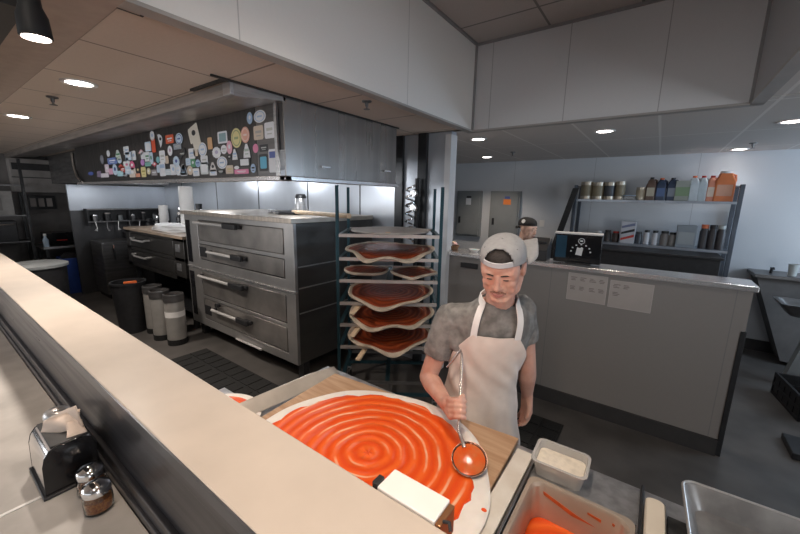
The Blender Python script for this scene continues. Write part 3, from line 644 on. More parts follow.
S2(308, 270, 18, 28, 'r', W_, B_, 'bar'); S2(325, 308, 24, 28, 'r', LB, W_, 'dot'); S2(357, 304, 15, 32, 'r', W_, B_, 'dot'); S2(408, 282, 18, 20, 'd', (0.8, 0.5, 0.55), W_, 'dot'); S2(418, 304, 13, 24, 'r', W_)
S2(447, 312, 17, 32, 'r', W_, G_, 'bar'); S2(474, 322, 13, 40, 'r', LB, G_, 'dot'); S2(549, 312, 19, 42, 'r', W_, GR, 'bar'); S2(550, 398, 20, 44, 'r', W_, B_, 'top'); S2(642, 344, 20, 34, 's', LB, NV, 'dot'); S2(622, 398, 19, 36, 'r', W_, B_, 'dot')
S2(655, 402, 20, 36, 'o', W_, LB, 'ring'); S2(690, 400, 21, 40, 't', W_, B_, 'bar'); S2(578, 332, 12, 26, 'r', TN); S2(587, 414, 20, 20, 'r', (0.6, 0.7, 0.75), W_, 'bar'); S2(497, 362, 17, 18, 'd', (0.7, 0.15, 0.2), W_, 'dot')
S2(520, 332, 12, 22, 'o', (0.2, 0.5, 0.55)); S2(188, 290, 11, 22, 'o', W_); S2(253, 300, 20, 34, 't', (0.6, 0.66, 0.64), G_, 'bar'); S2(215, 340, 32, 22, 'r', (0.16, 0.24, 0.55), W_, 'bar'); S2(264, 340, 14, 16, 'o', LB)
S2(180, 390, 14, 28, 'r', (0.72, 0.6, 0.68), W_, 'dot'); S2(205, 410, 14, 20, 'r', (0.7, 0.4, 0.55)); S2(233, 398, 16, 38, 'o', LB, NV, 'dot'); S2(272, 376, 17, 16, 'd', (0.65, 0.1, 0.08)); S2(286, 396, 16, 20, 'r', R_, W_, 'bar')
S2(312, 366, 22, 24, 'r', W_, PK, 'dot'); S2(347, 370, 18, 30, 'o', (0.75, 0.15, 0.3), W_, 'dot'); S2(320, 404, 20, 26, 'r', LB, W_, 'bar'); S2(268, 424, 20, 18, 'r', (0.45, 0.7, 0.78)); S2(303, 436, 18, 12, 'r', K_, W_, 'bar')
S2(350, 418, 22, 32, 'r', (0.7, 0.62, 0.55), W_, 'dot'); S2(386, 400, 14, 22, 'r', K_, Y_, 'dot'); S2(417, 350, 13, 22, 'o', (0.5, 0.25, 0.6)); S2(424, 414, 16, 34, 'r', Y_, (0.4, 0.36, 0.1), 'bar'); S2(458, 408, 13, 22, 'o', (0.65, 0.6, 0.4), W_, 'dot')
S2(453, 362, 20, 14, 'r', (0.2, 0.45, 0.4)); S2(495, 418, 20, 20, 'r', (0.3, 0.28, 0.3), W_, 'bar'); S2(524, 392, 12, 26, 'r', LB); S2(165, 436, 26, 14, 'r', (0.7, 0.66, 0.72)); S2(128, 428, 14, 20, 'r', (0.25, 0.2, 0.3)); S2(72, 424, 18, 12, 'o', NV)
S2(146, 330, 12, 30, 'o', (0.22, 0.23, 0.27)); S2(312, 330, 12, 14, 'd', (0.45, 0.6, 0.8)); S2(385, 436, 16, 12, 'r', (0.7, 0.3, 0.2)); S2(720, 345, 12, 24, 'r', W_, B_, 'bar')
# ------------------------------------------------------------------ pizza rack
RA = math.atan2(0.5859, 0.8102)
t = thing('pizza_rack', (-1.735, 2.26, 0), 'tall wheeled rack holding six sauced pizzas beside the big oven', 'rack', rz=RA)
rack = t
RL = V((-1.735, 2.26, 0)); RN = V((-math.sin(RA), math.cos(RA), 0))
def rack_z(py):
    o = V((0, 0, CAMZ)); d = (P(388, py, Z=0.0 if py > 215 else 3.0) - o)
    return (o + d * ((RL - o).dot(RN) / d.dot(RN))).z
RW, RD = 0.415, 0.62
for x in (-RW, RW):
    for y in (0, RD):
        MB().box((x - 0.013, y - 0.013, 0.1), (x + 0.013, y + 0.013, rack_z(186))).build('post', M['teal'], t, bevel=0.003)
        p = MB().lathe([(0, -0.014), (0.05, -0.014), (0.05, 0.014), (0, 0.014)], c=(x, y, 0.05), axis=(1, 0, 0), n=20).build('caster', M['rubber'], t)
        MB().box((x - 0.018, y - 0.02, 0.07), (x + 0.018, y + 0.02, 0.105)).build('fork', M['steel'], p)
SHZ = [rack_z(q) for q in (234.5, 258, 280, 302.5, 324, 346)]
bar_m = steel('rack shelf bar', (0.60, 0.55, 0.52), 0.4, (1, 1, 1))
for z in SHZ + [0.28]:
    b = MB(); b.box((-RW, -0.012, z - 0.026), (RW, 0.006, z)); b.box((-RW, RD - 0.006, z - 0.026), (RW, RD + 0.012, z))
    b.mi = 1; b.box((-RW - 0.004, 0.006, z - 0.026), (-RW + 0.028, RD, z - 0.006)); b.box((RW - 0.028, 0.006, z - 0.026), (RW + 0.004, RD, z - 0.006)); b.box((-0.02, 0.006, z - 0.02), (0.02, RD, z - 0.006))
    b.build('shelf', [bar_m if z > 0.4 else M['steel_dark'], M['teal']], t, smooth=0)
for y in (0, RD): MB().box((-RW, y - 0.01, 0.14), (RW, y + 0.01, 0.17)).build('base_rail', M['teal'], t, smooth=0)

def sauce_mat(name, c1, c2, c3, freq, spread, cx=0.0, cy=0.0, rough=0.28):
    Mx = bpy.data.materials.new(name); Mx.use_nodes = True; nt = Mx.node_tree; bs = nt.nodes['Principled BSDF']
    tc = nt.nodes.new('ShaderNodeTexCoord'); mp = nt.nodes.new('ShaderNodeMapping'); mp.inputs['Location'].default_value = (-cx, -cy, 0)
    nt.links.new(tc.outputs['Object'], mp.inputs[0])
    wv = nt.nodes.new('ShaderNodeTexWave'); wv.wave_type = 'RINGS'; wv.rings_direction = 'Z'; wv.inputs['Scale'].default_value = freq; wv.inputs['Distortion'].default_value = spread
    wv.inputs['Detail'].default_value = 2.0; wv.inputs['Detail Scale'].default_value = 0.8
    nt.links.new(mp.outputs[0], wv.inputs['Vector'])
    nz = nt.nodes.new('ShaderNodeTexNoise'); nz.inputs['Scale'].default_value = 4.5; nz.inputs['Detail'].default_value = 4; nt.links.new(tc.outputs['Object'], nz.inputs['Vector'])
    r1 = nt.nodes.new('ShaderNodeMapRange'); r1.inputs[1].default_value = 0.86; r1.inputs[2].default_value = 1.0; nt.links.new(wv.outputs['Fac'], r1.inputs[0])
    r2 = nt.nodes.new('ShaderNodeMapRange'); r2.inputs[1].default_value = 0.45; r2.inputs[2].default_value = 0.60; nt.links.new(nz.outputs['Fac'], r2.inputs[0])
    mu = nt.nodes.new('ShaderNodeMath'); mu.operation = 'MULTIPLY'; nt.links.new(r1.outputs[0], mu.inputs[0]); nt.links.new(r2.outputs[0], mu.inputs[1])
    mx = nt.nodes.new('ShaderNodeMix'); mx.data_type = 'RGBA'; mx.inputs[6].default_value = (*c1, 1); mx.inputs[7].default_value = (*c2, 1); nt.links.new(wv.outputs['Fac'], mx.inputs[0])
    m2 = nt.nodes.new('ShaderNodeMix'); m2.data_type = 'RGBA'; m2.inputs[7].default_value = (*c3, 1); nt.links.new(mu.outputs[0], m2.inputs[0]); nt.links.new(mx.outputs[2], m2.inputs[6])
    nt.links.new(m2.outputs[2], bs.inputs['Base Color']); bs.inputs['Specular IOR Level'].default_value = 0.35; bs.inputs['Roughness'].default_value = rough
    bp = nt.nodes.new('ShaderNodeBump'); bp.inputs['Strength'].default_value = 0.5; bp.inputs['Distance'].default_value = 0.006; bp.invert = True
    nt.links.new(wv.outputs['Fac'], bp.inputs['Height']); nt.links.new(bp.outputs[0], bs.inputs['Normal'])
    return Mx
M['sauce_old'] = sauce_mat('set tomato sauce', (0.16, 0.026, 0.009), (0.30, 0.055, 0.016), (0.42, 0.13, 0.05), 6, 5, rough=0.4)
def rack_pizza(lx, ly, z, R, label, seed, sag=1.0):
    rnd = random.Random(seed); ph = [rnd.uniform(0, 6.28) for _ in range(4)]
    t = thing('pizza', (RL.x + lx * math.cos(RA) - ly * math.sin(RA), RL.y + lx * math.sin(RA) + ly * math.cos(RA), z), label, 'pizza', 'sauced pizzas on the rack', rz=RA)
    n = 72
    def Rf(a): return R * (1 + 0.025 * math.sin(3 * a + ph[0]) + 0.02 * math.sin(5 * a + ph[1]))
    def drop(x, y, a, q):
        e = max(0, -(y + ly) + 0.02)          # in front of the shelf bar
        return -sag * (0.75 * e ** 1.15 * (0.8 + 0.55 * math.sin(5.2 * x / R + ph[2]))) + sag * 0.008 * (1 + math.sin(3 * a + ph[3])) * q ** 3 - (0.0 if e > 0 else 0)
    def ring(q, h):
        out = []
        for i in range(n):
            a = 2 * PI * i / n; r = Rf(a) * q; x, y = r * math.cos(a), r * math.sin(a)
            out.append(V((x, y, h + max(drop(x, y, a, q), -0.12) + 0.006)))
        return out
    b = MB(); b.loft([ring(0.02, 0), ring(0.5, 0), ring(0.9, 0), ring(0.985, 0.006), ring(1.0, 0.015), ring(0.985, 0.026), ring(0.95, 0.028), ring(0.9, 0.018), ring(0.5, 0.013), ring(0.02, 0.013)])
    b.build('crust', M['crust'], t, smooth=60)
    def sring(q, h, wob):
        out = []
        for i in range(n):
            a = 2 * PI * i / n; qq = q * (1 + wob * (math.sin(7 * a + ph[1]) + math.sin(11 * a + ph[2])))
            r = Rf(a) * qq; x, y = r * math.cos(a), r * math.sin(a); out.append(V((x, y, h + max(drop(x, y, a, qq), -0.12) + 0.006)))
        return out
    b = MB(); b.loft([sring(0.02, 0.0165, 0), sring(0.3, 0.0165, 0), sring(0.55, 0.0165, 0), sring(0.75, 0.017, 0.004), sring(0.905, 0.0205, 0.012), sring(0.925, 0.016, 0.012)], True, False)
    b.build('sauce', M['sauce_old'], t, smooth=60)
def rack_peel(lx, z, hx, label, ly=0.3):
    t = thing('pizza_peel', (RL.x + lx * math.cos(RA) - ly * math.sin(RA), RL.y + lx * math.sin(RA) + ly * math.cos(RA), z), label, 'pizza peel', 'wooden peels under the racked pizzas', rz=RA)
    MB().lathe([(0, 0), (0.335, 0), (0.335, 0.007), (0, 0.007)], n=48).build('board', M['wood_pale'], t)
    MB().box((hx - 0.022, -0.5, -0.008), (hx + 0.022, -0.28, 0.006)).build('handle', M['wood_pale'], t, bevel=0.004).rotation_euler = (0.12, 0, -0.25)
rack_pizza(0.0, 0.28, SHZ[1] + 0.008, 0.40, 'sauced pizza on the second shelf of the rack, highest of the pizzas', 1)
rack_pizza(-0.205, 0.26, SHZ[2] + 0.004, 0.20, 'small sauced pizza at the left of the two sharing the third shelf', 2, 0.4)
rack_pizza(0.21, 0.20, SHZ[2] + 0.004, 0.205, 'small sauced pizza at the right of the two sharing the third shelf', 3, 0.9)
rack_pizza(0.0, 0.26, SHZ[3] + 0.008, 0.385, 'sauced pizza on the fourth rack shelf, just under the two small ones', 4, 0.8)
rack_pizza(0.015, 0.25, SHZ[4] + 0.008, 0.385, 'sauced pizza on the fifth rack shelf, second from the bottom', 7, 0.8)
rack_pizza(0.01, 0.25, SHZ[5] + 0.008, 0.38, 'sauced pizza on the lowest filled shelf of the rack', 9, 0.8)
rack_peel(0.0, SHZ[3], -0.17, 'wooden peel under the pizza on the fourth rack shelf, its handle poking out')
rack_peel(0.0, SHZ[4], -0.17, 'wooden peel under the pizza on the fifth rack shelf, its handle poking out')
rack_peel(0.0, SHZ[5], -0.12, 'wooden peel under the lowest pizza on the rack, its handle poking out')
t = thing('pizza_peel', (RL.x - 0.3 * math.sin(RA), RL.y + 0.3 * math.cos(RA), SHZ[0]), 'pale round peel lying empty on the top shelf of the rack', 'pizza peel', rz=RA)
MB().lathe([(0, 0), (0.34, 0), (0.345, 0.008), (0.34, 0.014), (0, 0.014)], n=48).build('board', mat('worn board', (0.46, 0.42, 0.39), 0.6, var=0.1), t)
MB().box((-0.03, -0.33, 0.0), (0.012, -0.29, 0.02)).build('handle', M['wood_pale'], t, bevel=0.004)

# plumbing on the wall behind the rack
t = thing('spray_hose', (-2.07, 3.14, 0.9), 'steel spray hose and valves on the wall behind the rack', 'spray hose')
MB().tube([(0, 0.02, 0), (0, 0.02, 1.15)], 0.022, 12).build('riser', M['black'], t)
b = MB(); pts = [(-0.05 + 0.045 * math.cos(a * 0.5), -0.03 + 0.03 * math.sin(a * 0.5), 0.5 + a * 0.0065) for a in range(0, 90)]
b.tube(pts, 0.011, 8); b.build('coil', M['chrome'], t)
for z in (0.62, 0.85, 1.0):
    MB().lathe([(0, 0), (0.035, 0), (0.045, 0.02), (0.035, 0.05), (0, 0.05)], c=(0, -0.05, z), axis=(0, 1, 0), n=16).build('valve', M['chrome'], t)

# floor mats
def mat_rug(lo, hi, label):
    t = thing('rubber_mat', ((lo[0] + hi[0]) / 2, (lo[1] + hi[1]) / 2, 0), label, 'floor mat', 'black floor mats')
    hx, hy = (hi[0] - lo[0]) / 2, (hi[1] - lo[1]) / 2
    b = MB(); b.box((-hx, -hy, 0), (hx, hy, 0.012))
    n = max(2, int(2 * hx / 0.14)); mm = max(2, int(2 * hy / 0.14))
    for i in range(n):
        for j in range(mm):
            x0, y0 = -hx + (i + 0.08) * 2 * hx / n, -hy + (j + 0.08) * 2 * hy / mm
            b.box((x0, y0, 0.012), (x0 + 1.68 * hx / n, y0 + 1.68 * hy / mm, 0.018))
    b.build('mat', M['rubber'], t, smooth=0)
mat_rug((-4.25, 1.50), (-2.45, 1.92), 'black rubber mat on the floor in front of the big oven')
mat_rug((-1.35, 2.25), (-0.42, 2.98), 'black rubber mat on the floor behind the man in the apron')

# ------------------------------------------------------------------ prep table
TZ = 0.875
t = thing('prep_table', (-0.6, 0.97, 0), 'steel prep table that carries the big pizza and the sauce pan', 'table')
def tb(x0, y0, z0, x1, y1, z1): return (V((x0, y0, z0)) - t.location, V((x1, y1, z1)) - t.location)
b = MB(); b.box(*tb(-1.70, 0.57, TZ - 0.03, -0.255, 0.84, TZ)); b.box(*tb(-1.46, 0.839, TZ - 0.03, -0.255, 1.33, TZ)); b.box(*tb(0.066, 0.57, TZ - 0.03, 0.75, 1.36, TZ)); b.box(*tb(-0.256, 1.185, TZ - 0.03, 0.067, 1.36, TZ))
b.build('tabletop', steel('speckled table steel', (0.36, 0.36, 0.37), 0.42, (1, 1, 1), 0.35, 22), t, smooth=0, bevel=0.002)
for x in (-1.42, 0.62):
    for y in (0.62, 1.27): MB().box(*tb(x - 0.025, y - 0.025, 0, x + 0.025, y + 0.025, TZ - 0.03)).build('leg', M['steel'], t)
MB().box(*tb(-1.45, 0.6, 0.2, 0.66, 1.3, 0.23)).build('lower_shelf', M['steel_dark'], t, smooth=0)
MB().box(*tb(-0.30, 1.29, TZ - 0.09, 0.75, 1.325, TZ - 0.03)).build('front_apron', M['steel_dark'], t, smooth=0)

bz = TZ + 0.022
cr = [P(335, 373, Z=bz), P(519, 438, Z=bz), P(495, 492, Z=bz)]
bl = cr[0] + (cr[2] - cr[1]).normalized() * 0.70; br = cr[1] + (cr[2] - cr[1]).normalized() * 0.70
br.x = min(br.x, -0.335)
b = MB(); b.poly([V((p.x, p.y, TZ)) for p in (cr[0], cr[1], br, bl)], (0, 0, 0.022))
tag(b.build('pizza_board', M['wood'], bevel=0.004), 'wooden board on the prep table, under the huge pizza', 'board')

# the big pizza
PC = V((-0.785, 0.845, bz)); PR = 0.475
t = thing('pizza', PC, 'huge raw pizza being sauced on the wooden board', 'pizza')
n = 96
def pr(a): return PR * (1 + 0.012 * math.sin(2 * a + 0.5) + 0.012 * math.sin(5 * a + 2) + 0.006 * math.sin(9 * a))
def pring(q, z, f=pr): return [V((f(2 * PI * i / n) * q * math.cos(2 * PI * i / n), f(2 * PI * i / n) * q * math.sin(2 * PI * i / n), z + 0.001 * math.sin(i * 0.7))) for i in range(n)]
MB().loft([pring(0.01, 0.001), pring(0.97, 0.001), pring(1.0, 0.007), pring(0.985, 0.013), pring(0.95, 0.0135), pring(0.88, 0.011), pring(0.4, 0.011), pring(0.01, 0.011)]).build('dough', M['dough'], t, smooth=60)
def sr(a):
    d = math.degrees(a) % 360
    base = PR * 0.885
    if 22 < d < 52: base *= 1 - 0.06 * math.sin((d - 22) / 30 * PI)
    if d > 335 or d <= 8: base *= 0.96
    return base * (1 + 0.012 * math.sin(13 * a) + 0.010 * math.sin(21 * a + 1) + 0.008 * math.sin(34 * a + 2))
SCX, SCY = 0.015, 0.045
M['sauce'] = sauce_mat('fresh tomato sauce', (0.76, 0.075, 0.008), (0.88, 0.14, 0.02), (0.90, 0.52, 0.33), 6.4, 2.4, SCX, SCY, 0.36)
rings = []; nr = 60
for k in range(nr + 1):
    q = 0.006 + (1 - 0.006) * k / nr; ring = []
    for i in range(n):
        a = 2 * PI * i / n; r = sr(a)
        cx, cy = SCX * (1 - q), SCY * (1 - q)
        th = a + 0; rr = r * q
        wave = math.sin(2 * PI * (q * 11.0 - a / (2 * PI)) + 0.8 * math.sin(2 * a + 5 * q))
        ring.append(V((cx + rr * math.cos(a), cy + rr * math.sin(a), 0.0155 + 0.0014 * wave * min(1, 3 * (1 - q)) + 0.0008 * math.sin(5 * a + 9 * q))))
    rings.append(ring)
rings.append([V((sr(2 * PI * i / n) * 1.008 * math.cos(2 * PI * i / n), sr(2 * PI * i / n) * 1.008 * math.sin(2 * PI * i / n), 0.0105)) for i in range(n)])
MB().loft(rings, True, False).build('sauce', M['sauce'], t, smooth=70)
b = MB(); c = P(484, 510, Z=bz + 0.014) - PC; b.ell(c, (0.009, 0.007, 0.003), nu=14, nv=8); b.build('sauce_drop', M['sauce'], t)

# second pizza further along and the steel scoop
t = thing('pizza', (-1.475, 0.675, TZ + 0.001), 'second pizza mostly hidden by the bar, only its orange edge showing at the table end', 'pizza')
MB().lathe([(0, 0), (0.19, 0), (0.195, 0.008), (0.185, 0.014), (0.155, 0.012), (0, 0.012)], n=56).build('dough', M['dough'], t)
MB().lathe([(0, 0.012), (0.158, 0.012), (0.155, 0.016), (0, 0.017)], n=56).build('sauce', M['sauce'], t)
A = P(256, 407, Z=TZ + 0.03); B = P(339, 370, Z=TZ + 0.03)
d = (B - A); d.z = 0; ln = d.length; d.normalize(); sd = V((d.y, -d.x, 0))
t = thing('metal_scoop', (A.x, A.y, TZ + 0.001), 'long curved sheet metal scoop leaning against the left edge of the pizza board', 'scoop', rz=math.atan2(d.y, d.x))
rings = []
for k in range(13):
    u = -0.12 + (ln + 0.12) * k / 12; taper = 1 if k < 10 else 1 - 0.11 * (k - 9); ring = []
    prof = []
    for j in range(13):
        a = math.radians(-20 + 165 * j / 12); prof.append((0.045 * math.cos(a) * taper - 0.02, 0.008 + 0.05 * (1 - math.sin(math.radians(90) - a * 0.5)) * taper))
    rings.append([V((u, -y - 0.0, z + 0.002)) for y, z in prof])
b = MB(); b.loft(rings, closed=False); o = b.build('blade', mat('pale scoop metal', (0.58, 0.53, 0.47), 0.36, 0.45, var=0.1), t, smooth=60)
s = o.modifiers.new('thickness', 'SOLIDIFY'); s.thickness = 0.003; s.offset = 1

# floury strip, rail, sauce pan
o = MB().box((-0.335, 0.58, TZ + 0.0005), (-0.272, 1.285, TZ + 0.018)).build('floury_board', M['floury'], bevel=0.003); tag(o, 'narrow white floury board between the pizza board and the sauce pan', 'board')
t = thing('sauce_pan', (-0.095, 0.88, TZ), 'deep steel pan of orange tomato sauce set into the table', 'sauce pan')
hx, hy = 0.158, 0.302
def rr(hx, hy, r, z, n=6):
    o = []
    for cx, cy, a0 in ((hx - r, hy - r, 0), (-hx + r, hy - r, 90), (-hx + r, -hy + r, 180), (hx - r, -hy + r, 270)):
        for k in range(n + 1): th = math.radians(a0 + 90 * k / n); o.append(V((cx + r * math.cos(th), cy + r * math.sin(th), z)))
    return o
pan_m = mat('sauce pan steel', (0.50, 0.42, 0.35), 0.42, 0.45, var=0.12, scale=6)
MB().loft([rr(hx - 0.03, hy - 0.03, 0.04, -0.15), rr(hx - 0.024, hy - 0.024, 0.045, -0.1), rr(hx - 0.018, hy - 0.018, 0.045, 0.004), rr(hx - 0.012, hy - 0.012, 0.045, 0.014), rr(hx, hy, 0.03, 0.014), rr(hx, hy, 0.03, 0.007), rr(hx - 0.01, hy - 0.01, 0.04, 0.004), rr(hx - 0.016, hy - 0.016, 0.05, -0.1), rr(hx - 0.022, hy - 0.022, 0.045, -0.158)], True, True).build('pan', pan_m, t, smooth=35)
b = MB(); b.loft([rr(hx - 0.0275, hy - 0.0275, 0.045, -0.13), rr(hx - 0.026, hy - 0.026, 0.045, -0.112)]); b.build('sauce', M['sauce'], t)
b = MB(); rnd = random.Random(5)
for k in range(30):
    b.ell((rnd.uniform(-0.075, 0.07), rnd.uniform(-0.16, 0.19), -0.092), (rnd.uniform(0.03, 0.055), rnd.uniform(0.03, 0.06), rnd.uniform(0.012, 0.032)), nu=14, nv=8)
b.build('sauce_lump', mat('thick pale sauce', (0.78, 0.33, 0.16), 0.6, col2=(0.62, 0.10, 0.02), scale=28, bump=0.8), t, smooth=70)
b = MB()
def smear(p, q, w, y):  # streaks on the inner far wall
    b.poly([V((p[0], y, p[1])), V((q[0], y, q[1])), V((q[0], y, q[1] - w)), V((p[0], y, p[1] - w * 0.7))], (0, 0.0015, 0))
yb = hy - 0.0215
smear((-0.12, -0.01), (0.0, -0.045), 0.016, yb); smear((0.0, -0.045), (0.13, -0.07), 0.02, yb); smear((0.03, -0.015), (0.07, -0.02), 0.01, yb); smear((0.10, -0.012), (0.125, -0.02), 0.012, yb)
b.build('sauce_smear', mat('dried sauce', (0.62, 0.13, 0.035), 0.5, var=0.2, scale=30), t, smooth=0)
tag(MB().box((-0.266, 0.58, TZ + 0.0005), (-0.258, 1.32, TZ + 0.02)).build('steel_rail', M['steel_dark'], bevel=0.002), 'thin dark steel rail between the floury board and the sauce pan', 'rail')
tag(MB().box((0.068, 0.58, TZ + 0.0005), (0.077, 1.352, TZ + 0.026)).build('steel_rail', M['black'], bevel=0.002), 'thin black rail at the right of the sauce pan', 'rail')
# flour container
t = thing('flour_container', (-0.175, 1.268, TZ + 0.0005), 'clear plastic container of flour at the corner of the prep table', 'food container', rz=0.03)
hx, hy = 0.092, 0.074
MB().loft([rr(hx - 0.016, hy - 0.016, 0.02, 0.0), rr(hx - 0.006, hy - 0.006, 0.026, 0.058), rr(hx, hy, 0.026, 0.06), rr(hx, hy, 0.026, 0.064), rr(hx - 0.009, hy - 0.009, 0.024, 0.064), rr(hx - 0.018, hy - 0.018, 0.02, 0.003)], True, True).build('tub', mat('frosted plastic', (0.72, 0.71, 0.69), 0.25, trans=0.45, var=0.02), t, smooth=35)
b = MB(); b.loft([rr(hx - 0.020, hy - 0.020, 0.02, 0.004), rr(hx - 0.014, hy - 0.014, 0.02, 0.036), rr(hx - 0.03, hy - 0.03, 0.015, 0.041)]); b.build('flour', M['flour'], t, smooth=60)
# white block lid
o = MB().loft([rr(0.026, 0.30, 0.018, 0.0), rr(0.027, 0.301, 0.019, 0.012), rr(0.027, 0.301, 0.019, 0.028), rr(0.022, 0.296, 0.016, 0.034)]).build('lid', M['cream']); o.location = (0.109, 0.995, TZ + 0.001)
tag(o, 'long cream plastic lid with rounded end, between the black rail and the metal tray', 'lid')
tag(MB().box((0.142, 0.62, TZ + 0.0005), (0.30, 1.27, TZ + 0.012)).build('griddle_plate', mat('dark pan coating', (0.03, 0.03, 0.03), 0.4, var=0.5, scale=30), bevel=0.002), 'dark flat plate partly under the metal tray', 'plate')
# big metal tray
c0 = P(685.5, 479, Z=TZ + 0.075)
t = thing('baking_tray', (c0.x + 0.25, c0.y - 0.34, TZ + 0.0125), 'big grey metal baking tray at the right end of the prep table', 'baking tray', rz=0.03)
hx, hy = 0.25, 0.34
MB().loft([rr(hx - 0.035, hy - 0.035, 0.03, 0.0), rr(hx - 0.008, hy - 0.008, 0.035, 0.056), rr(hx, hy, 0.035, 0.061), rr(hx + 0.003, hy + 0.003, 0.036, 0.058), rr(hx + 0.003, hy + 0.003, 0.036, 0.064), rr(hx - 0.006, hy - 0.006, 0.034, 0.067), rr(hx - 0.012, hy - 0.012, 0.033, 0.06), rr(hx - 0.037, hy - 0.037, 0.03, 0.004)], True, True).build('tray', mat('tray aluminium', (0.34, 0.34, 0.345), 0.42, 0.55, var=0.25, scale=9), t, smooth=35)
MB().tube([V((p.x, p.y, 0.0655)) for p in rr(hx, hy, 0.035, 0)] + [V((hx, hy - 0.035, 0.0655))], 0.0045, 8).build('rolled_rim', M['aluminium'], t)
# ------------------------------------------------------------------ low wall: notices, monitor, oddments
def notice(c4, label, rows, seed):
    Y = 3.309
    p = [P(x, y, Y=Y) for x, y in c4]
    x0, x1 = (p[0].x + p[3].x) / 2, (p[1].x + p[2].x) / 2; z0, z1 = (p[3].z + p[2].z) / 2, (p[0].z + p[1].z) / 2
    t = thing('wall_notice', (x0, Y, z0), label, 'notice', 'notices on the low wall')
    w, h = x1 - x0, z1 - z0
    MB().box((0, -0.003, 0), (w, 0.0, h)).build('sheet', M['notice'], t, smooth=0)
    MB().box((0.004, -0.0035, 0.004), (w - 0.004, -0.003, h - 0.004)).build('sleeve', mat('sheet inner', (0.42, 0.375, 0.35), 0.5, var=0.03), t, smooth=0)
    b = MB(); rnd = random.Random(seed)
    for r_, (z, k) in enumerate(rows):
        for i in range(k):
            xx = w * (0.07 + i * 0.24)
            for q in range(3):
                b.box((xx + rnd.uniform(0, .006), -0.0045, h * z - q * 0.012), (xx + w * rnd.uniform(0.10, 0.18), -0.0033, h * z - q * 0.012 + 0.006))
    b.build('print', M['ink'], t, smooth=0)
notice([(568, 271), (607, 278), (606, 305), (567, 299)], 'left printed notice on the grey low wall, with two rows of print', [(0.84, 4), (0.50, 4)], 1)
notice([(610, 279), (654, 286), (651, 313), (608, 307)], 'right printed notice on the grey low wall, with print only at its left', [(0.84, 2), (0.55, 1)], 2)
MB_ = MB().box((P(461, 263, Y=3.305).x, 3.295, P(461, 267, Y=3.305).z), (P(478, 265, Y=3.305).x, 3.309, P(461, 262, Y=3.305).z)); tag(MB_.build('label_plate', M['black'], bevel=0.002), 'small black strip fixed to the low wall under its steel top', 'plate')

t = thing('order_monitor', (P(578, 262, Y=3.42).x, 3.42, 1.312), 'black point of sale monitor standing on the low wall, white mark on its back', 'monitor', rz=0.10)
a0, a1 = P(554, 256, Y=3.42).x - t.location.x, P(600, 262, Y=3.42).x - t.location.x
q = Matrix.Rotation(0.12, 4, 'X') @ Matrix.Translation((0, 0, 0.0))
b = MB(); b.box((a0, -0.02, 0.008), (a1, 0.02, 0.265), q); b.build('shell', M['blackgloss'], t, bevel=0.006)
b = MB(); b.box((a0, -0.024, 0.262), (a1, 0.03, 0.274), q); b.build('top_edge', M['white'], t, bevel=0.002)
b = MB(); b.box((-0.1, -0.04, 0.0), (0.1, 0.09, 0.012)); b.box((-0.03, 0.0, 0.0), (0.03, 0.03, 0.1)); b.build('stand', M['black'], t, bevel=0.003)
b = MB(); b.box((a0 + 0.014, -0.0215, 0.05), (a0 + 0.10, -0.0195, 0.25), q); b.build('side_panel', mat('painted blue reflection', (0.03, 0.07, 0.11), 0.12, var=0.1), t, smooth=0)  # thin sheet painted as a blue reflection on the monitor back
mark = mat('white emblem', (0.72, 0.72, 0.72), 0.5, var=0.02)
b = MB(); cx = 0.012
ringp = lambda r, z0: [V((cx + r * math.cos(2 * PI * k / 24), 0, z0 + r * math.sin(2 * PI * k / 24))) for k in range(24)]
o_, i_ = ringp(0.026, 0.207), ringp(0.021, 0.207)
vs = [[q @ (V(p) + V((0, yy, 0))) for p in rg] for rg, yy in ((o_, -0.0205), (o_, -0.0225), (i_, -0.0225), (i_, -0.0205))]
b.loft(vs + [vs[0]], False, False); b.build('emblem', mark, t, smooth=0); b = MB()
b.box((cx - 0.012, -0.0225, 0.202), (cx + 0.012, -0.0205, 0.214), q); b.build('emblem', mark, t, smooth=0); b = MB()
b.poly([q @ V(p) for p in [(cx - 0.04, -0.0205, 0.085), (cx + 0.01, -0.0205, 0.078), (cx + 0.018, -0.0205, 0.145), (cx + 0.004, -0.0205, 0.155), (cx - 0.004, -0.0205, 0.145), (cx - 0.03, -0.0205, 0.15)]], q.to_3x3() @ V((0, -0.002, 0))); b.build('emblem', mark, t, smooth=0)
for k in range(7):
    b = MB()
    a = PI * (1 - k / 6.0) * 1.0; b.box((cx + 0.075 * math.cos(a) - 0.006, -0.0225, 0.115 + 0.062 * math.sin(a) - 0.005), (cx + 0.075 * math.cos(a) + 0.006, -0.0205, 0.115 + 0.062 * math.sin(a) + 0.005), q)
    b.build('emblem', mark, t, smooth=0)
t = thing('receipt_printer', (-0.865, 3.43, 1.312), 'small black printer on the low wall, in front of the man in the black cap', 'printer')
b = MB(); b.loft([[V((x, y, z)) for y, z in ((-0.07, 0.0), (0.10, 0.0), (0.10, 0.19), (0.06, 0.20), (-0.07, 0.09))] for x in (-0.085, 0.085)]); b.build('housing', M['black'], t, bevel=0.006)
MB().box((-0.06, 0.0, 0.14), (0.06, 0.012, 0.165)).build('paper_slot', M['blackgloss'], t, bevel=0.002)
t = thing('sweets_basket', (P(453, 246, Y=3.4).x, 3.4, 1.312), 'small basket of pale packets at the left end of the low wall top', 'basket')
MB().lathe([(0, 0), (0.05, 0), (0.07, 0.05), (0.066, 0.05), (0.046, 0.006), (0, 0.006)], n=24).build('basket', mat('brown wicker', (0.2, 0.11, 0.06), 0.8, var=0.3, scale=60), t)
rnd = random.Random(8)
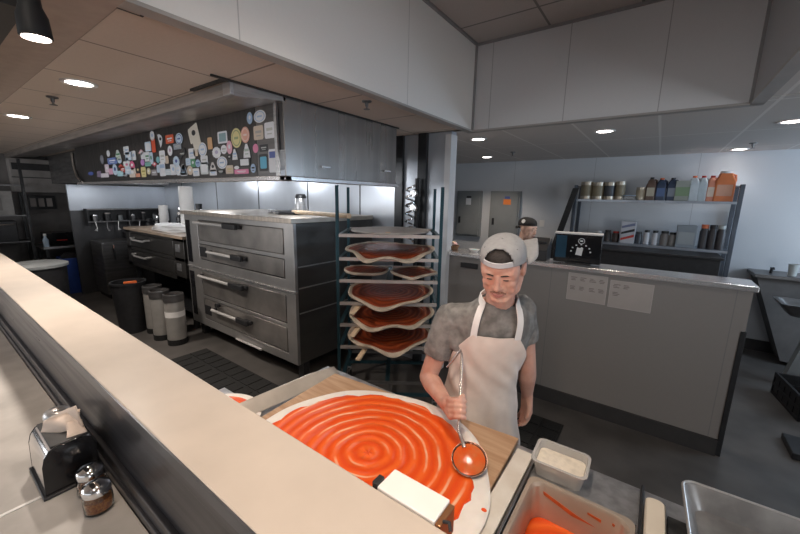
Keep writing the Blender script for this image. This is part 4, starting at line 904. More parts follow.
for k in range(6):
    MB().cbox((rnd.uniform(-.035, .035), rnd.uniform(-.035, .035), 0.055 + rnd.uniform(0, .03)), (0.05, 0.03, 0.012), Matrix.Rotation(rnd.uniform(0, 3), 3, V((rnd.random(), rnd.random(), 1)))).build('packet', (M['paper'], scol((0.75, 0.45, 0.4)), M['wood_pale'])[k % 3], t, bevel=0.002)
t = thing('small_dish', (P(474, 253, Y=3.42).x, 3.42, 1.312), 'small teal and white dish on the low wall beside the man\'s cap', 'dish')
MB().lathe([(0, 0), (0.03, 0), (0.055, 0.03), (0.052, 0.03), (0.028, 0.004), (0, 0.004)], n=24).build('bowl', M['white'], t)
MB().lathe([(0, 0.012), (0.036, 0.012), (0.03, 0.024), (0, 0.028)], n=20).build('contents', mat('teal sweets', (0.2, 0.5, 0.5), 0.5, var=0.2), t)

# ------------------------------------------------------------------ back room
def elec(x0, x1, label, orange):
    z1, z0 = 2.0, 1.17
    t = thing('electrical_panel', ((x0 + x1) / 2, 6.23, z0), label, 'electrical panel', 'grey panels on the back wall'); w = (x1 - x0) / 2
    MB().box((-w, -0.06, 0), (w, -0.0, z1 - z0)).build('case', M['panel'], t, bevel=0.004)
    d = MB().box((-w + 0.03, -0.075, 0.03), (w - 0.03, -0.06, z1 - z0 - 0.03)).build('door', M['panel'], t, bevel=0.003)
    MB().box((-w + 0.06, -0.09, 0.24), (-w + 0.10, -0.075, 0.36)).build('latch', M['black'], d, bevel=0.003)
    if orange:
        MB().box((-0.02, -0.078, 0.60), (0.11, -0.075, 0.69)).build('warning_sticker', scol((0.85, 0.25, 0.06)), d, smooth=0)
        MB().box((0.0, -0.078, 0.70), (0.09, -0.075, 0.74)).build('label_sticker', scol(NV), d, smooth=0)
    else:
        MB().box((-0.05, -0.078, 0.58), (0.05, -0.075, 0.70)).build('white_sticker', scol(W_), d, smooth=0)
        MB().box((-0.04, -0.078, 0.70), (0.05, -0.075, 0.74)).build('label_sticker', scol(K_), d, smooth=0)
elec(-3.13, -2.64, 'grey panel box on the back wall with a white sticker', False)
elec(-2.47, -1.94, 'grey panel box on the back wall with an orange sticker', True)
t = thing('mop_handle', (P(452, 200, Y=5.0).x - 0.02, 5.0, 0), 'dark upright pole just past the white wall end', 'pole')
MB().cyl((0, 0, 0), (0, 0, 1.98), 0.018, n=12).build('pole', M['black'], t)
MB().lathe([(0, 0), (0.14, 0), (0.14, 0.02), (0.03, 0.04), (0, 0.04)], n=24).build('base', M['black'], t)
t = thing('wall_socket', (P(542, 222, Y=6.22).x, 6.23, 1.42), 'small pale socket plate on the back wall behind the man in the black cap', 'socket')
MB().box((-0.04, -0.01, 0), (0.04, 0, 0.11)).build('plate', M['white'], t, bevel=0.002)

# dark steel shelf unit
SY0, SY1 = 5.78, 6.18
sx0, sx1 = P(576, 190, Y=SY0).x, P(741, 195, Y=SY0).x
zt, zm = P(660, 200.5, Y=SY0).z, P(660, 246, Y=SY0).z
t = thing('shelf_unit', ((sx0 + sx1) / 2, SY0, 0), 'dark metal shelf unit against the back wall, cans and jugs on it', 'shelf unit')
HWs = (sx1 - sx0) / 2
sm_ = steel('shelf metal', (0.10, 0.115, 0.14), 0.4, (1, 1, 1)); lit = steel('lit shelf metal', (0.34, 0.37, 0.42), 0.35, (1, 1, 1))  # second steel is a lit copy, brightness painted into the upper shelves
for x in (-HWs, HWs):
    for y in (0.0, SY1 - SY0): MB().box((x - 0.022, y - 0.022, 0), (x + 0.022, y + 0.022, zt + 0.2)).build('post', sm_, t, bevel=0.003)
for z in (zt, zm, 0.75, 0.25):
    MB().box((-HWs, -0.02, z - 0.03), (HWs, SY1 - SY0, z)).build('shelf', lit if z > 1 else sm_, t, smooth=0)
for x in (-HWs, HWs): MB().tube([(x, 0, zt + 0.18), (x, SY1 - SY0, zt + 0.18)], 0.012, 8).build('side_rail', sm_, t)
SHX, GY = t.location.x, SY0 + 0.12
def sx(px, py=195): return P(px, py, Y=GY).x
def can(px, z, r, h, label, body, lidm, grp):
    t = thing('food_can', (sx(px), GY, z), label, 'can', grp)
    prof = [(0, 0), (r, 0), (r, 0.01)]
    for k in range(6): prof += [(r * 0.985, h * (0.1 + k * 0.14)), (r, h * (0.16 + k * 0.14))]
    prof += [(r, h), (r * 0.93, h), (r * 0.93, h - 0.006), (0, h - 0.006)]
    MB().lathe(prof, n=24).build('can', body, t)
    MB().lathe([(r * 1.002, h * 0.2), (r * 1.006, h * 0.2), (r * 1.006, h * 0.8), (r * 1.002, h * 0.8)], n=24).build('paper_label', lidm, t)
    return t
tin = steel('tin', (0.45, 0.40, 0.33), 0.35)
olive = mat('olive can label', (0.26, 0.215, 0.14), 0.5, var=0.15, scale=10); dk = mat('dark can label', (0.06, 0.065, 0.075), 0.45, var=0.2); bl_ = mat('blue can label', (0.06, 0.10, 0.22), 0.45, var=0.2)
can(586, zt, 0.078, 0.25, 'tan food can first from the left on the top shelf', tin, olive, 'cans on the top shelf')
can(597.5, zt, 0.078, 0.24, 'tan food can second from the left on the top shelf', tin, olive, 'cans on the top shelf')
can(609, zt, 0.070, 0.24, 'dark food can third from the left on the top shelf', tin, dk, 'cans on the top shelf')
can(619.5, zt, 0.062, 0.25, 'olive and dark can fourth from the left on the top shelf', tin, olive, 'cans on the top shelf')
t = thing('plastic_tub', (sx(630), GY, zt), 'low clear tub between the cans and the beige can on the top shelf', 'tub')
MB().box((-0.07, -0.07, 0), (0.07, 0.07, 0.055)).build('tub', M['clear'], t, bevel=0.008); MB().box((-0.074, -0.074, 0.055), (0.074, 0.074, 0.065)).build('lid', scol(LB), t, bevel=0.004)
can(641, zt, 0.062, 0.17, 'short beige can in the middle of the top shelf', tin, mat('beige can label', (0.5, 0.42, 0.3), 0.5, var=0.1), 'cans on the top shelf')
def jug(px, z, w, d, h, label, body, cap, capw=0.02, name='jug', cat='jug', grp=None, lab=None):
    t = thing(name, (sx(px), GY, z), label, cat, grp)
    MB().loft([rr(w * 0.96, d, 0.02, 0), rr(w, d, 0.02, 0.01), rr(w, d, 0.02, h * 0.66), rr(w * 0.7, d * 0.75, 0.02, h * 0.84), rr(capw * 1.2, capw * 1.2, 0.012, h * 0.92), rr(capw, capw, 0.012, h * 0.93)]).build('body', body, t, smooth=50)
    MB().lathe([(0, h * 0.925), (capw * 1.15, h * 0.925), (capw * 1.15, h), (0, h)], n=18).build('cap', cap, t)
    MB().tube([(w * 0.5, 0, h * 0.9), (w * 0.95, 0, h * 0.86), (w * 1.02, 0, h * 0.7), (w * 0.9, 0, h * 0.55)], 0.012, 8).build('handle', body, t)
    if lab: MB().box((-w * 0.75, -d - 0.002, h * 0.18), (w * 0.75, -d + 0.004, h * 0.55)).build('paper_label', lab, t, smooth=0)
mt = lambda nme, c, r=0.4: mat(nme, c, r, var=0.08)
dj, nj = mt('brown jug', (0.16, 0.10, 0.075)), mt('navy jug', (0.05, 0.07, 0.12))
jug(650, zt, 0.055, 0.07, 0.30, 'brown capped jug left of the navy jugs on the top shelf', dj, M['black'], grp='jugs on the top shelf', lab=mt('cream label', (0.5, 0.45, 0.35)))
jug(660, zt, 0.055, 0.07, 0.29, 'navy jug nearest to the brown jug on the top shelf', nj, M['orange'], grp='jugs on the top shelf', lab=mt('blue label', (0.10, 0.16, 0.32)))
jug(671, zt, 0.055, 0.07, 0.29, 'navy jug beside the green and white box on the top shelf', nj, M['black'], grp='jugs on the top shelf', lab=mt('grey label', (0.25, 0.28, 0.33)))
t = thing('food_carton', (sx(681.5), GY, zt), 'green and white carton on the top shelf', 'carton')
MB().box((-0.075, -0.08, 0), (0.075, 0.08, 0.25)).build('carton', scol((0.36, 0.38, 0.34)), t, bevel=0.003); MB().box((-0.07, -0.083, 0.06), (0.07, -0.079, 0.17)).build('printed_panel', scol((0.24, 0.34, 0.2)), t, smooth=0)
jug(692, zt, 0.06, 0.08, 0.31, 'white jug next to the green and white carton on the top shelf', mt('white jug', (0.6, 0.66, 0.7)), M['orange'], grp='jugs on the top shelf')
jug(701, zt, 0.05, 0.08, 0.31, 'white jug next to the red jug on the top shelf', mt('white jug', (0.55, 0.62, 0.66)), M['red'], grp='jugs on the top shelf')
jug(710, zt, 0.05, 0.08, 0.31, 'pale red jug on the top shelf, touching the bright orange one', mt('red jug', (0.75, 0.30, 0.2)), M['red'], grp='jugs on the top shelf', lab=mt('pale label', (0.75, 0.6, 0.5)))
jug(722.5, zt, 0.095, 0.09, 0.36, 'big bright orange jug with a white cap at the right end of the top shelf', mt('orange jug', (0.80, 0.24, 0.09)), M['white'], 0.05, lab=mt('white label', (0.75, 0.4, 0.28)))
# middle shelf
def sxm(px): return P(px, 240, Y=GY).x
def tin_box(px, w, h, label, m1, m2, name='box', cat='box', diag=False, grp=None):
    t = thing(name, (sxm(px), GY, zm), label, cat, grp)
    MB().box((-w, -0.08, 0), (w, 0.08, h)).build('body', m1, t, bevel=0.004)
    if diag:
        for k in range(3):
            MB().poly([V((-w * 0.9, -0.082, h * (0.12 + k * 0.28))), V((-w * 0.9, -0.082, h * (0.22 + k * 0.28))), V((w * 0.9, -0.082, h * (0.42 + k * 0.26))), V((w * 0.9, -0.082, h * (0.3 + k * 0.26)))], (0, 0.003, 0)).build('stripe', (scol(R_), scol(K_), scol((0.2, 0.22, 0.35)))[k], t, smooth=0)
    elif m2: MB().box((-w * 0.8, -0.083, h * 0.15), (w * 0.8, -0.079, h * 0.7)).build('printed_panel', m2, t, smooth=0)
def cup(px, r, h, label, m1, m2=None, name='jar', cat='jar', grp='jars and bottles on the middle shelf'):
    t = thing(name, (sxm(px), GY, zm), label, cat, grp)
    MB().lathe([(0, 0), (r, 0), (r, h * 0.7), (r * 0.75, h * 0.82), (r * 0.75, h * 0.85), (0, h * 0.85)], n=22).build('body', m1, t)
    MB().lathe([(0, h * 0.845), (r * 0.82, h * 0.845), (r * 0.82, h), (0, h)], n=22).build('lid', m2 or M['black'], t)
cup(598, 0.05, 0.14, 'pale lidded jar at the left of the middle shelf behind the monitor', mt('pale jar', (0.4, 0.4, 0.4)), M['white'])
cup(607, 0.045, 0.16, 'first dark jar left of the striped tin', mt('dark jar', (0.05, 0.045, 0.045)))
cup(615, 0.045, 0.15, 'second dark jar, touching the striped tin', mt('dark jar', (0.07, 0.05, 0.045)), M['red'])
tin_box(627, 0.085, 0.30, 'striped red, black and white tin on the middle shelf', scol((0.62, 0.62, 0.66)), None, 'striped_tin', 'tin', True)
cup(638, 0.04, 0.16, 'dark bottle right of the striped tin', mt('dark bottle', (0.04, 0.045, 0.055)))
cup(646, 0.036, 0.19, 'white bottle with a dark label, left of the pair', mt('white bottle', (0.6, 0.6, 0.62)), None, 'squeeze_bottle', 'bottle')
cup(654.5, 0.036, 0.19, 'white bottle with a dark label, right of the pair', mt('white bottle', (0.6, 0.6, 0.62)), None, 'squeeze_bottle', 'bottle')
cup(664, 0.05, 0.19, 'grey jar left of the slate coloured box', mt('grey jar', (0.22, 0.2, 0.19)), M['black'])
cup(672, 0.04, 0.18, 'narrow grey jar touching the slate coloured box', mt('grey jar', (0.3, 0.29, 0.28)), M['black'])
tin_box(685, 0.10, 0.28, 'slate coloured box with a dark lid on the middle shelf', scol((0.26, 0.29, 0.32)), scol((0.34, 0.36, 0.37)), 'storage_box')
for k, px in enumerate((703, 711.5, 720)):
    cup(px, 0.045, 0.30, ('dark tall bottle next to the slate box', 'middle one of the three dark tall bottles', 'dark tall bottle nearest to the right shelf post')[k], mt('dark bottle', (0.05, 0.045, 0.05)), (M['orange'], M['black'], scol(GR))[k], 'tall_bottle', 'bottle')
# leaning dark board at the left, dark counter under the shelf
pA, pB = P(574, 188, Y=5.62), P(563, 236, Y=5.55)
t = thing('folded_board', (pB.x, 5.55, 0), 'dark board leaning at the left side of the shelf unit', 'board')
b = MB(); b.poly([V((-0.45, 0, 0)), V((-0.35, 0, 0)), V((pA.x - pB.x + 0.06, 0.10, pA.z)), V((pA.x - pB.x - 0.02, 0.10, pA.z))], (0.0, 0.03, 0)); b.build('board', M['black'], t, bevel=0.004)
t = thing('back_counter', (0.0, 5.2, 0), 'dark work counter under the shelf unit in the back room', 'counter')
MB().box((-0.72, 0, 0), (0.62, 0.5, 1.24)).build('cabinet', M['black'], t, bevel=0.004); MB().box((-0.74, -0.02, 1.24), (0.64, 0.52, 1.265)).build('worktop', M['black'], t, bevel=0.004)

# right: hand sink, counter, crates
t = thing('steel_counter', (1.35, 6.0, 0), 'narrow dark steel counter against the back wall at the right edge', 'counter')
zt2 = P(756, 274, Y=5.75).z
MB().box((P(755, 274, Y=5.75).x - 1.35, -0.25, zt2 - 0.04), (1.2, 0.22, zt2)).build('worktop', M['steel_dark'], t, bevel=0.004)
b = MB(); b.poly([V((P(757, 276, Y=5.8).x - 1.35, -0.2, zt2 - 0.04)), V((1.2, -0.2, zt2 - 0.04)), V((1.2, -0.2, 0.05)), V((P(783, 348, Y=5.8).x - 1.35, -0.2, 0.05))], (0, 0.4, 0)); b.build('end_panel', M['dark_wall'], t, smooth=0)
c = P(791, 279, Y=5.9)
t = thing('paper_cup', (c.x, 5.9, zt2), 'pale cup standing on the narrow steel counter at the right edge', 'cup')
MB().lathe([(0, 0), (0.035, 0), (0.045, 0.13), (0.047, 0.13), (0.047, 0.135), (0.042, 0.135), (0.033, 0.005), (0, 0.005)], n=24).build('cup', scol(GR), t)
c = P(770, 276, Y=5.95)
t = thing('tap', (c.x, 5.95, zt2), 'small dark tap on the narrow steel counter', 'tap')
MB().tube([(0, 0, 0), (0, 0, 0.07)], 0.014, 10).build('stem', M['black'], t); MB().tube([(0, 0, 0.06), (0, -0.08, 0.075), (0, -0.1, 0.06)], 0.01, 10).build('spout', M['black'], t)
c = P(778, 302, Y=5.15)
t = thing('wash_basin', (c.x + 0.28, 5.15, 0), 'dark wash basin on a leg at the right edge', 'basin')
hz = c.z
MB().loft([rr(0.2, 0.15, 0.05, hz - 0.1), rr(0.28, 0.2, 0.05, hz), rr(0.29, 0.21, 0.05, hz + 0.02), rr(0.26, 0.18, 0.05, hz + 0.02), rr(0.19, 0.13, 0.05, hz - 0.07)]).build('bowl', M['steel_dark'], t, smooth=40)
b = MB(); b.poly([V((-0.14, -0.05, 0)), V((0.14, -0.05, 0)), V((0.1, -0.05, hz - 0.1)), V((0.0, -0.05, hz - 0.1))], (0, 0.1, 0)); b.build('pedestal', M['panel'], t)
c = P(772, 378, Z=0.22); 
t = thing('plastic_crate', (c.x + 0.29, c.y - 0.05, 0), 'black plastic crate on the floor at the right edge', 'crate', rz=0.12)
b = MB(); hx, hy = 0.2, 0.28
for z0, z1 in ((0, 0.03), (0.09, 0.12), (0.18, 0.22)):
    for lo, hi in (((-hx, -hy), (hx, -hy + 0.02)), ((-hx, hy - 0.02), (hx, hy)), ((-hx, -hy), (-hx + 0.02, hy)), ((hx - 0.02, -hy), (hx, hy))): b.box((*lo, z0), (*hi, z1))
for k in range(6):
    f = -hx + k * (2 * hx - 0.02) / 5; b.box((f, -hy, 0), (f + 0.02, -hy + 0.016, 0.2)); b.box((f, hy - 0.016, 0), (f + 0.02, hy, 0.2))
    f = -hy + k * (2 * hy - 0.02) / 5; b.box((-hx, f, 0), (-hx + 0.016, f + 0.02, 0.2)); b.box((hx - 0.016, f, 0), (hx, f + 0.02, 0.2))
b.box((-hx, -hy, 0), (hx, hy, 0.012))
for lo, hi in (((-hx + .006, -hy + .006), (hx - .006, -hy + .012)), ((-hx + .006, hy - .012), (hx - .006, hy - .006)), ((-hx + .006, -hy + .006), (-hx + .012, hy - .006)), ((hx - .012, -hy + .006), (hx - .006, hy - .006))): b.box((*lo, 0), (*hi, 0.2))
b.build('crate', M['black'], t, smooth=0)
c = P(792, 443, Z=0.03)
tag(MB().box((c.x - 0.04, c.y - 0.2, 0), (c.x + 0.5, c.y + 0.1, 0.05)).build('floor_tray', M['black'], bevel=0.006), 'flat black tray on the floor near the right edge', 'tray')

# ------------------------------------------------------------------ dim far left end of the kitchen
LX = -9.75
def pL(px, py): return P(px, py, X=LX)
t = thing('wall_cabinet', (LX - 0.05, 1.65, 1.82), 'grey louvred unit high on the far left wall', 'wall unit')
MB().box((0, -0.42, 0.0), (0.3, 0.33, 0.60)).build('case', mat('dull grey unit', (0.26, 0.245, 0.235), 0.6, var=0.1), t, bevel=0.006)
MB().box((0.3, -0.40, 0.40), (0.305, 0.31, 0.52)).build('grille', M['black'], t, smooth=0)
MB().box((0.3, -0.42, 0.26), (0.306, 0.33, 0.275)).build('seam', M['black'], t, smooth=0)
t = thing('wall_switch_panel', (LX - 0.05, 1.64, 1.50), 'dark wall plate holding three pale cards at the far left', 'wall plate')
MB().box((0, -0.21, 0), (0.02, 0.17, 0.26)).build('plate', M['black'], t, bevel=0.003)
for k in range(3): MB().box((0.02, -0.19 + k * 0.115, 0.05), (0.026, -0.11 + k * 0.115, 0.21)).build('card', M['notice'], t, smooth=0)
t = thing('storage_rack', (LX + 0.05, 1.12, 0), 'tall dark storage rack at the left edge, boxes on its shelves', 'rack')
for x in (0, 0.4):
    for y in (-0.5, 0.20): MB().box((x - 0.02, y - 0.02, 0), (x + 0.02, y + 0.02, 2.4)).build('post', M['black'], t, smooth=0)
for z in (0.4, 0.95, 1.42, 1.95): MB().box((-0.02, -0.5, z - 0.02), (0.42, 0.2, z)).build('shelf', M['steel_dark'], t, smooth=0)
t = thing('grey_carton', (LX + 0.25, 1.01, 1.42), 'grey appliance box on the tall rack at the left edge', 'box')
MB().box((-0.18, -0.3, 0), (0.18, 0.16, 0.42)).build('case', mat('dull grey box', (0.24, 0.23, 0.22), 0.6, var=0.15), t, bevel=0.006); MB().box((0.18, -0.2, 0.08), (0.186, 0.02, 0.3)).build('front_plate', M['dark_wall'], t, smooth=0)
t = thing('dark_oven_box', (LX + 0.25, 1.01, 0.95), 'black countertop oven on the tall rack at the left edge', 'small oven')
MB().box((-0.18, -0.34, 0), (0.17, 0.15, 0.36)).build('case', M['black'], t, bevel=0.006); MB().tube([(0.185, -0.3, 0.30), (0.185, 0.12, 0.30)], 0.012, 8).build('handle', M['chrome'], t)
t = thing('work_table', (LX + 0.45, 1.75, 0), 'dark work table against the far left wall', 'table')
MB().box((-0.45, -0.35, 0.80), (0.3, 0.55, 0.84)).build('tabletop', M['steel'], t, bevel=0.003)
for x in (-0.4, 0.25):
    for y in (-0.3, 0.5): MB().box((x - 0.02, y - 0.02, 0), (x + 0.02, y + 0.02, 0.8)).build('leg', M['black'], t, smooth=0)
MB().box((-0.4, -0.3, 0.25), (0.25, 0.5, 0.28)).build('lower_shelf', M['steel_dark'], t, smooth=0)
t = thing('toaster_oven', (LX + 0.4, 1.72, 0.84), 'black toaster oven on the far left work table', 'toaster oven')
MB().box((-0.2, -0.24, 0.02), (0.2, 0.22, 0.24)).build('case', M['blackgloss'], t, bevel=0.008)
MB().box((0.2, -0.1, 0.09), (0.206, 0.05, 0.11)).build('red_light', M['red'], t, smooth=0)
for k in (-0.18, 0.16): MB().cyl((0, k, 0), (0, k, 0.025), 0.02, n=10).build('foot', M['black'], t)
t = thing('spray_bottle', (LX + 0.66, 1.46, 0.84), 'pale blue bottle beside the black toaster oven', 'bottle')
MB().lathe([(0, 0), (0.04, 0), (0.042, 0.12), (0.02, 0.17), (0.018, 0.2), (0, 0.2)], n=20).build('body', scol(LB), t); MB().lathe([(0, 0.2), (0.022, 0.2), (0.022, 0.24), (0, 0.24)], n=14).build('cap', M['white'], t)
t = thing('blue_bin', (-8.75, 1.72, 0), 'blue bin on the floor at the far left', 'bin')
MB().loft([rr(0.16, 0.14, 0.03, 0), rr(0.2, 0.18, 0.04, 0.62), rr(0.21, 0.19, 0.04, 0.62), rr(0.21, 0.19, 0.04, 0.66), rr(0.185, 0.165, 0.04, 0.66), rr(0.15, 0.13, 0.03, 0.03)]).build('tub', M['blue'], t, smooth=40)
MB().lathe([(0, 0.65), (0.18, 0.65), (0.1, 0.74), (0, 0.75)], n=16).build('liner', M['black'], t)
c = P(36, 264, Y=0.85)
t = thing('round_bin', (c.x, 0.85, 0), 'bin with a pale round lid showing over the far end of the bar top', 'bin')
MB().lathe([(0, 0), (0.24, 0), (0.27, c.z - 0.03), (0, c.z - 0.03)], n=32).build('tub', M['black'], t); MB().lathe([(0, c.z - 0.03), (0.29, c.z - 0.03), (0.29, c.z), (0.25, c.z + 0.015), (0, c.z + 0.02)], n=36).build('lid', M['panel'], t)
c = P(68, 176, Y=1.74)
t = thing('neon_sign', (-8.6, 2.0, 2.02), 'red glowing sign in the gap left of the sticker covered hood', 'sign')
MB().box((-0.02, -0.12, 0), (0.02, 0.12, 0.18)).build('tube_panel', M['heat'], t, bevel=0.01); MB().box((-0.04, -0.14, -0.02), (-0.02, 0.14, 0.2)).build('backing', M['black'], t, smooth=0)
# equipment along the kitchen wall, left of the small oven
t = thing('prep_counter', (-7.8, 2.75, 0), 'dark kitchen counter against the steel wall behind the small oven', 'counter')
MB().box((-0.57, -0.3, 0.0), (0.68, 0.45, 1.1)).build('cabinet', M['black'], t, bevel=0.004); MB().box((-0.58, -0.32, 1.1), (0.69, 0.47, 1.13)).build('worktop', M['steel_dark'], t, bevel=0.003)
rnd = random.Random(21)
names = ['first', 'second', 'third', 'fourth', 'fifth', 'sixth', 'seventh', 'eighth', 'ninth']
for k in range(9):
    x = -8.2 + k * 0.33; h = rnd.uniform(0.16, 0.36); r = rnd.uniform(0.05, 0.09)
    t = thing('kitchen_jar', (x, 2.72 + rnd.uniform(0, 0.2), 1.13 if x < -7.1 else 1.30), 'dark jar along the steel wall, %s from the left in its row' % names[k], 'jar', 'dark jars along the steel wall')
    MB().lathe([(0, 0), (r, 0), (r, h * 0.75), (r * 0.6, h * 0.85), (r * 0.6, h), (0, h)], n=16).build('body', (M['black'], M['steel_dark'], M['blackgloss'])[k % 3], t)
    MB().lathe([(0, h), (r * 0.65, h), (r * 0.65, h + 0.03), (0, h + 0.03)], n=16).build('lid', (M['black'], M['chrome'], M['notice'])[k % 3], t)
t = thing('utensil_shelf', (-8.27, 2.52, 1.31), 'dark shelf of utensils on the grey side wall, left of the lower oven', 'shelf', rz=PI / 2)
MB().box((-0.62, 0.09, 0), (0.62, 0.115, 0.24)).build('back_panel', M['black'], t, smooth=0)
for z in (0.0, 0.22): MB().box((-0.62, -0.08, z), (0.62, 0.11, z + 0.02)).build('shelf_board', M['steel_dark'], t, smooth=0)
for x in (-0.62, 0.0, 0.6): MB().box((x, -0.07, -0.06), (x + 0.02, 0.1, 0.24)).build('bracket', M['black'], t, smooth=0)
rnd = random.Random(77)
for k in range(7):
    x = -0.52 + k * 0.17; MB().tube([(x, -0.075, 0.01), (x + rnd.uniform(-.02, .02), -0.085, -0.10), (x + rnd.uniform(-.03, .03), -0.09, -0.15)], [0.006, 0.006, 0.026], 10).build('hook', (M['handle'], M['steel_dark'])[k % 2], t)
for k in range(6):
    x = -0.5 + k * 0.19; h = rnd.uniform(0.08, 0.17); r = rnd.uniform(0.03, 0.05)
    c_ = thing('spice_tin', (-8.27 - 0.0, 2.52 + x, 1.33), 'small tin on the utensil shelf at the left, %s from its near end' % names[k], 'tin', 'tins on the utensil shelf')
    MB().lathe([(0, 0), (r, 0), (r, h), (0, h)], n=16).build('body', (M['steel_dark'], M['black'], M['panel'])[k % 3], c_); MB().lathe([(0, h), (r * 0.9, h), (r * 0.9, h + 0.02), (0, h + 0.02)], n=16).build('lid', (M['chrome'], M['notice'], M['black'])[k % 3], c_)
t = thing('refrigerated_cabinet', (-7.75, 2.25, 0), 'dark cabinet with a bright handle at the left end of the kitchen counter', 'cabinet')
MB().box((-0.5, -0.35, 0.08), (0.12, 0.14, 1.0)).build('case', M['steel_dark'], t, bevel=0.005); MB().tube([(0.13, -0.2, 0.7), (0.17, -0.2, 0.7), (0.17, -0.2, 0.95), (0.13, -0.2, 0.95)], 0.015, 8).build('handle', M['chrome'], t)
MB().box((-0.46, -0.31, 0), (0.08, 0.08, 0.08)).build('plinth', M['black'], t)

# ------------------------------------------------------------------ people
def fuse(mb, name, mats, parent, voxel=0.006, sm=4, fac=0.5, sub=0):
    """closed shapes grown together into one continuous surface"""
    bmesh.ops.recalc_face_normals(mb.bm, faces=mb.bm.faces)
    me = bpy.data.meshes.new('tmp'); mb.bm.to_mesh(me); mb.bm.free()
    o = bpy.data.objects.new('tmp', me); C.objects.link(o)
    r = o.modifiers.new('r', 'REMESH'); r.mode = 'VOXEL'; r.voxel_size = voxel; r.use_smooth_shade = True
    s = o.modifiers.new('s', 'SMOOTH'); s.factor = fac; s.iterations = sm
    dg = bpy.context.evaluated_depsgraph_get(); dg.update()
    new = bpy.data.meshes.new_from_object(o.evaluated_get(dg)); new.name = name
    bpy.data.objects.remove(o); bpy.data.meshes.remove(me)
    new.materials.clear()
    for x in (mats if isinstance(mats, (list, tuple)) else [mats]): new.materials.append(x)
    for p in new.polygons: p.use_smooth = True; p.material_index = 0
    ob = bpy.data.objects.new(name, new); C.objects.link(ob)
    if parent: ob.parent = parent; ob.location = -V(parent.location)
    return ob
def limb(b, pts, rs, n=16):
    for i in range(len(pts) - 1):
        b.tube([pts[i], pts[i + 1]], [rs[i], rs[i + 1]], n)
    for p, r in zip(pts, rs): b.ell(p, (r, r, r), nu=14, nv=10)

class Frame:
    def __init__(s, c, f, roll=0.0):
        f = V(f).normalized(); x = f.cross(V((0, 0, 1))).normalized()   # x: towards the figure's own right
        x = -x
        u = x.cross(f) if x.cross(f).z > 0 else f.cross(x)
        if roll: q = Quaternion(f, roll); x = q @ x; u = q @ u
        s.c = V(c); s.x, s.f, s.u = x, f, u
        s.M = Matrix((s.x, s.f, s.u)).transposed()
    def __call__(s, x, y, z): return s.c + s.x * x + s.f * y + s.u * z
def head_shapes(b, F, neck_base):
    def e(c, r): b.ell(F(*c), r, F.M)
    e((0, -0.018, 0.042), (0.077, 0.097, 0.072)); e((0, 0.022, -0.012), (0.070, 0.066, 0.088)); e((0, 0.034, 0.042), (0.066, 0.053, 0.046))
    e((0, 0.042, -0.076), (0.054, 0.046, 0.040)); e((0, 0.072, -0.103), (0.025, 0.019, 0.017)); e((0, 0.066, -0.045), (0.040, 0.026, 0.040))
    for s in (-1, 1):
        limb(b, [F(s * 0.064, -0.006, -0.042), F(s * 0.056, 0.026, -0.076), F(s * 0.022, 0.070, -0.102)], [0.018, 0.019, 0.016], 12)
        e((s * 0.040, 0.058, -0.026), (0.027, 0.024, 0.024)); e((s * 0.040, 0.052, -0.052), (0.027, 0.026, 0.030)); e((s * 0.029, 0.074, 0.024), (0.026, 0.014, 0.010)); e((s * 0.054, 0.032, 0.014), (0.020, 0.045, 0.040))
        e((s * 0.0805, -0.012, -0.004), (0.010, 0.021, 0.031)); e((s * 0.085, -0.02, 0.01), (0.006, 0.012, 0.018))
        e((s * 0.011, 0.094, -0.035), (0.009, 0.010, 0.008)); e((s * 0.031, 0.073, 0.003), (0.019, 0.0125, 0.014))
    limb(b, [F(0, 0.084, 0.012), F(0, 0.094, -0.012), F(0, 0.104, -0.030)], [0.008, 0.009, 0.0115], 12)
    e((0, 0.086, -0.060), (0.024, 0.012, 0.008)); e((0, 0.084, -0.074), (0.020, 0.013, 0.008))
    b.tube([F(0, -0.028, -0.04), F(0, -0.02, -0.09) * 0.6 + V(neck_base) * 0.4, V(neck_base)], [0.058, 0.057, 0.066], 20)
def head_parts(parent, F, beard=True):
    def put(o): o.location = -V(parent.location); return o
    for s in (-1, 1):
        b = MB(); b.ell(F(s * 0.031, 0.0815, 0.0015), (0.0120, 0.0058, 0.0034), F.M, 14, 8); put(b.build('eye', M['eye'], parent, smooth=80))
        b = MB(); b.tube([F(s * 0.014, 0.0905, 0.022), F(s * 0.031, 0.0905, 0.0265), F(s * 0.050, 0.0775, 0.0215)], [0.0022, 0.0032, 0.0016], 8); put(b.build('eyebrow', M['hair'], parent, smooth=80))
    b = MB(); b.tube([F(-0.023, 0.0885, -0.0665), F(-0.008, 0.0965, -0.0635), F(0.008, 0.0965, -0.0635), F(0.023, 0.0885, -0.0665)], [0.0025, 0.0052, 0.0052, 0.0025], 8)
    b.tube([F(-0.018, 0.0895, -0.071), F(0, 0.0955, -0.0745), F(0.018, 0.0895, -0.071)], [0.003, 0.006, 0.003], 8); put(b.build('lips', M['lip'], parent, smooth=80))
    if beard:
        b = MB(); b.tube([F(-0.030, 0.083, -0.064), F(-0.016, 0.0935, -0.0535), F(0, 0.0975, -0.051), F(0.016, 0.0935, -0.0535), F(0.030, 0.083, -0.064)], [0.003, 0.0046, 0.004, 0.0046, 0.003], 8); put(b.build('moustache', M['stubble'], parent, smooth=80))
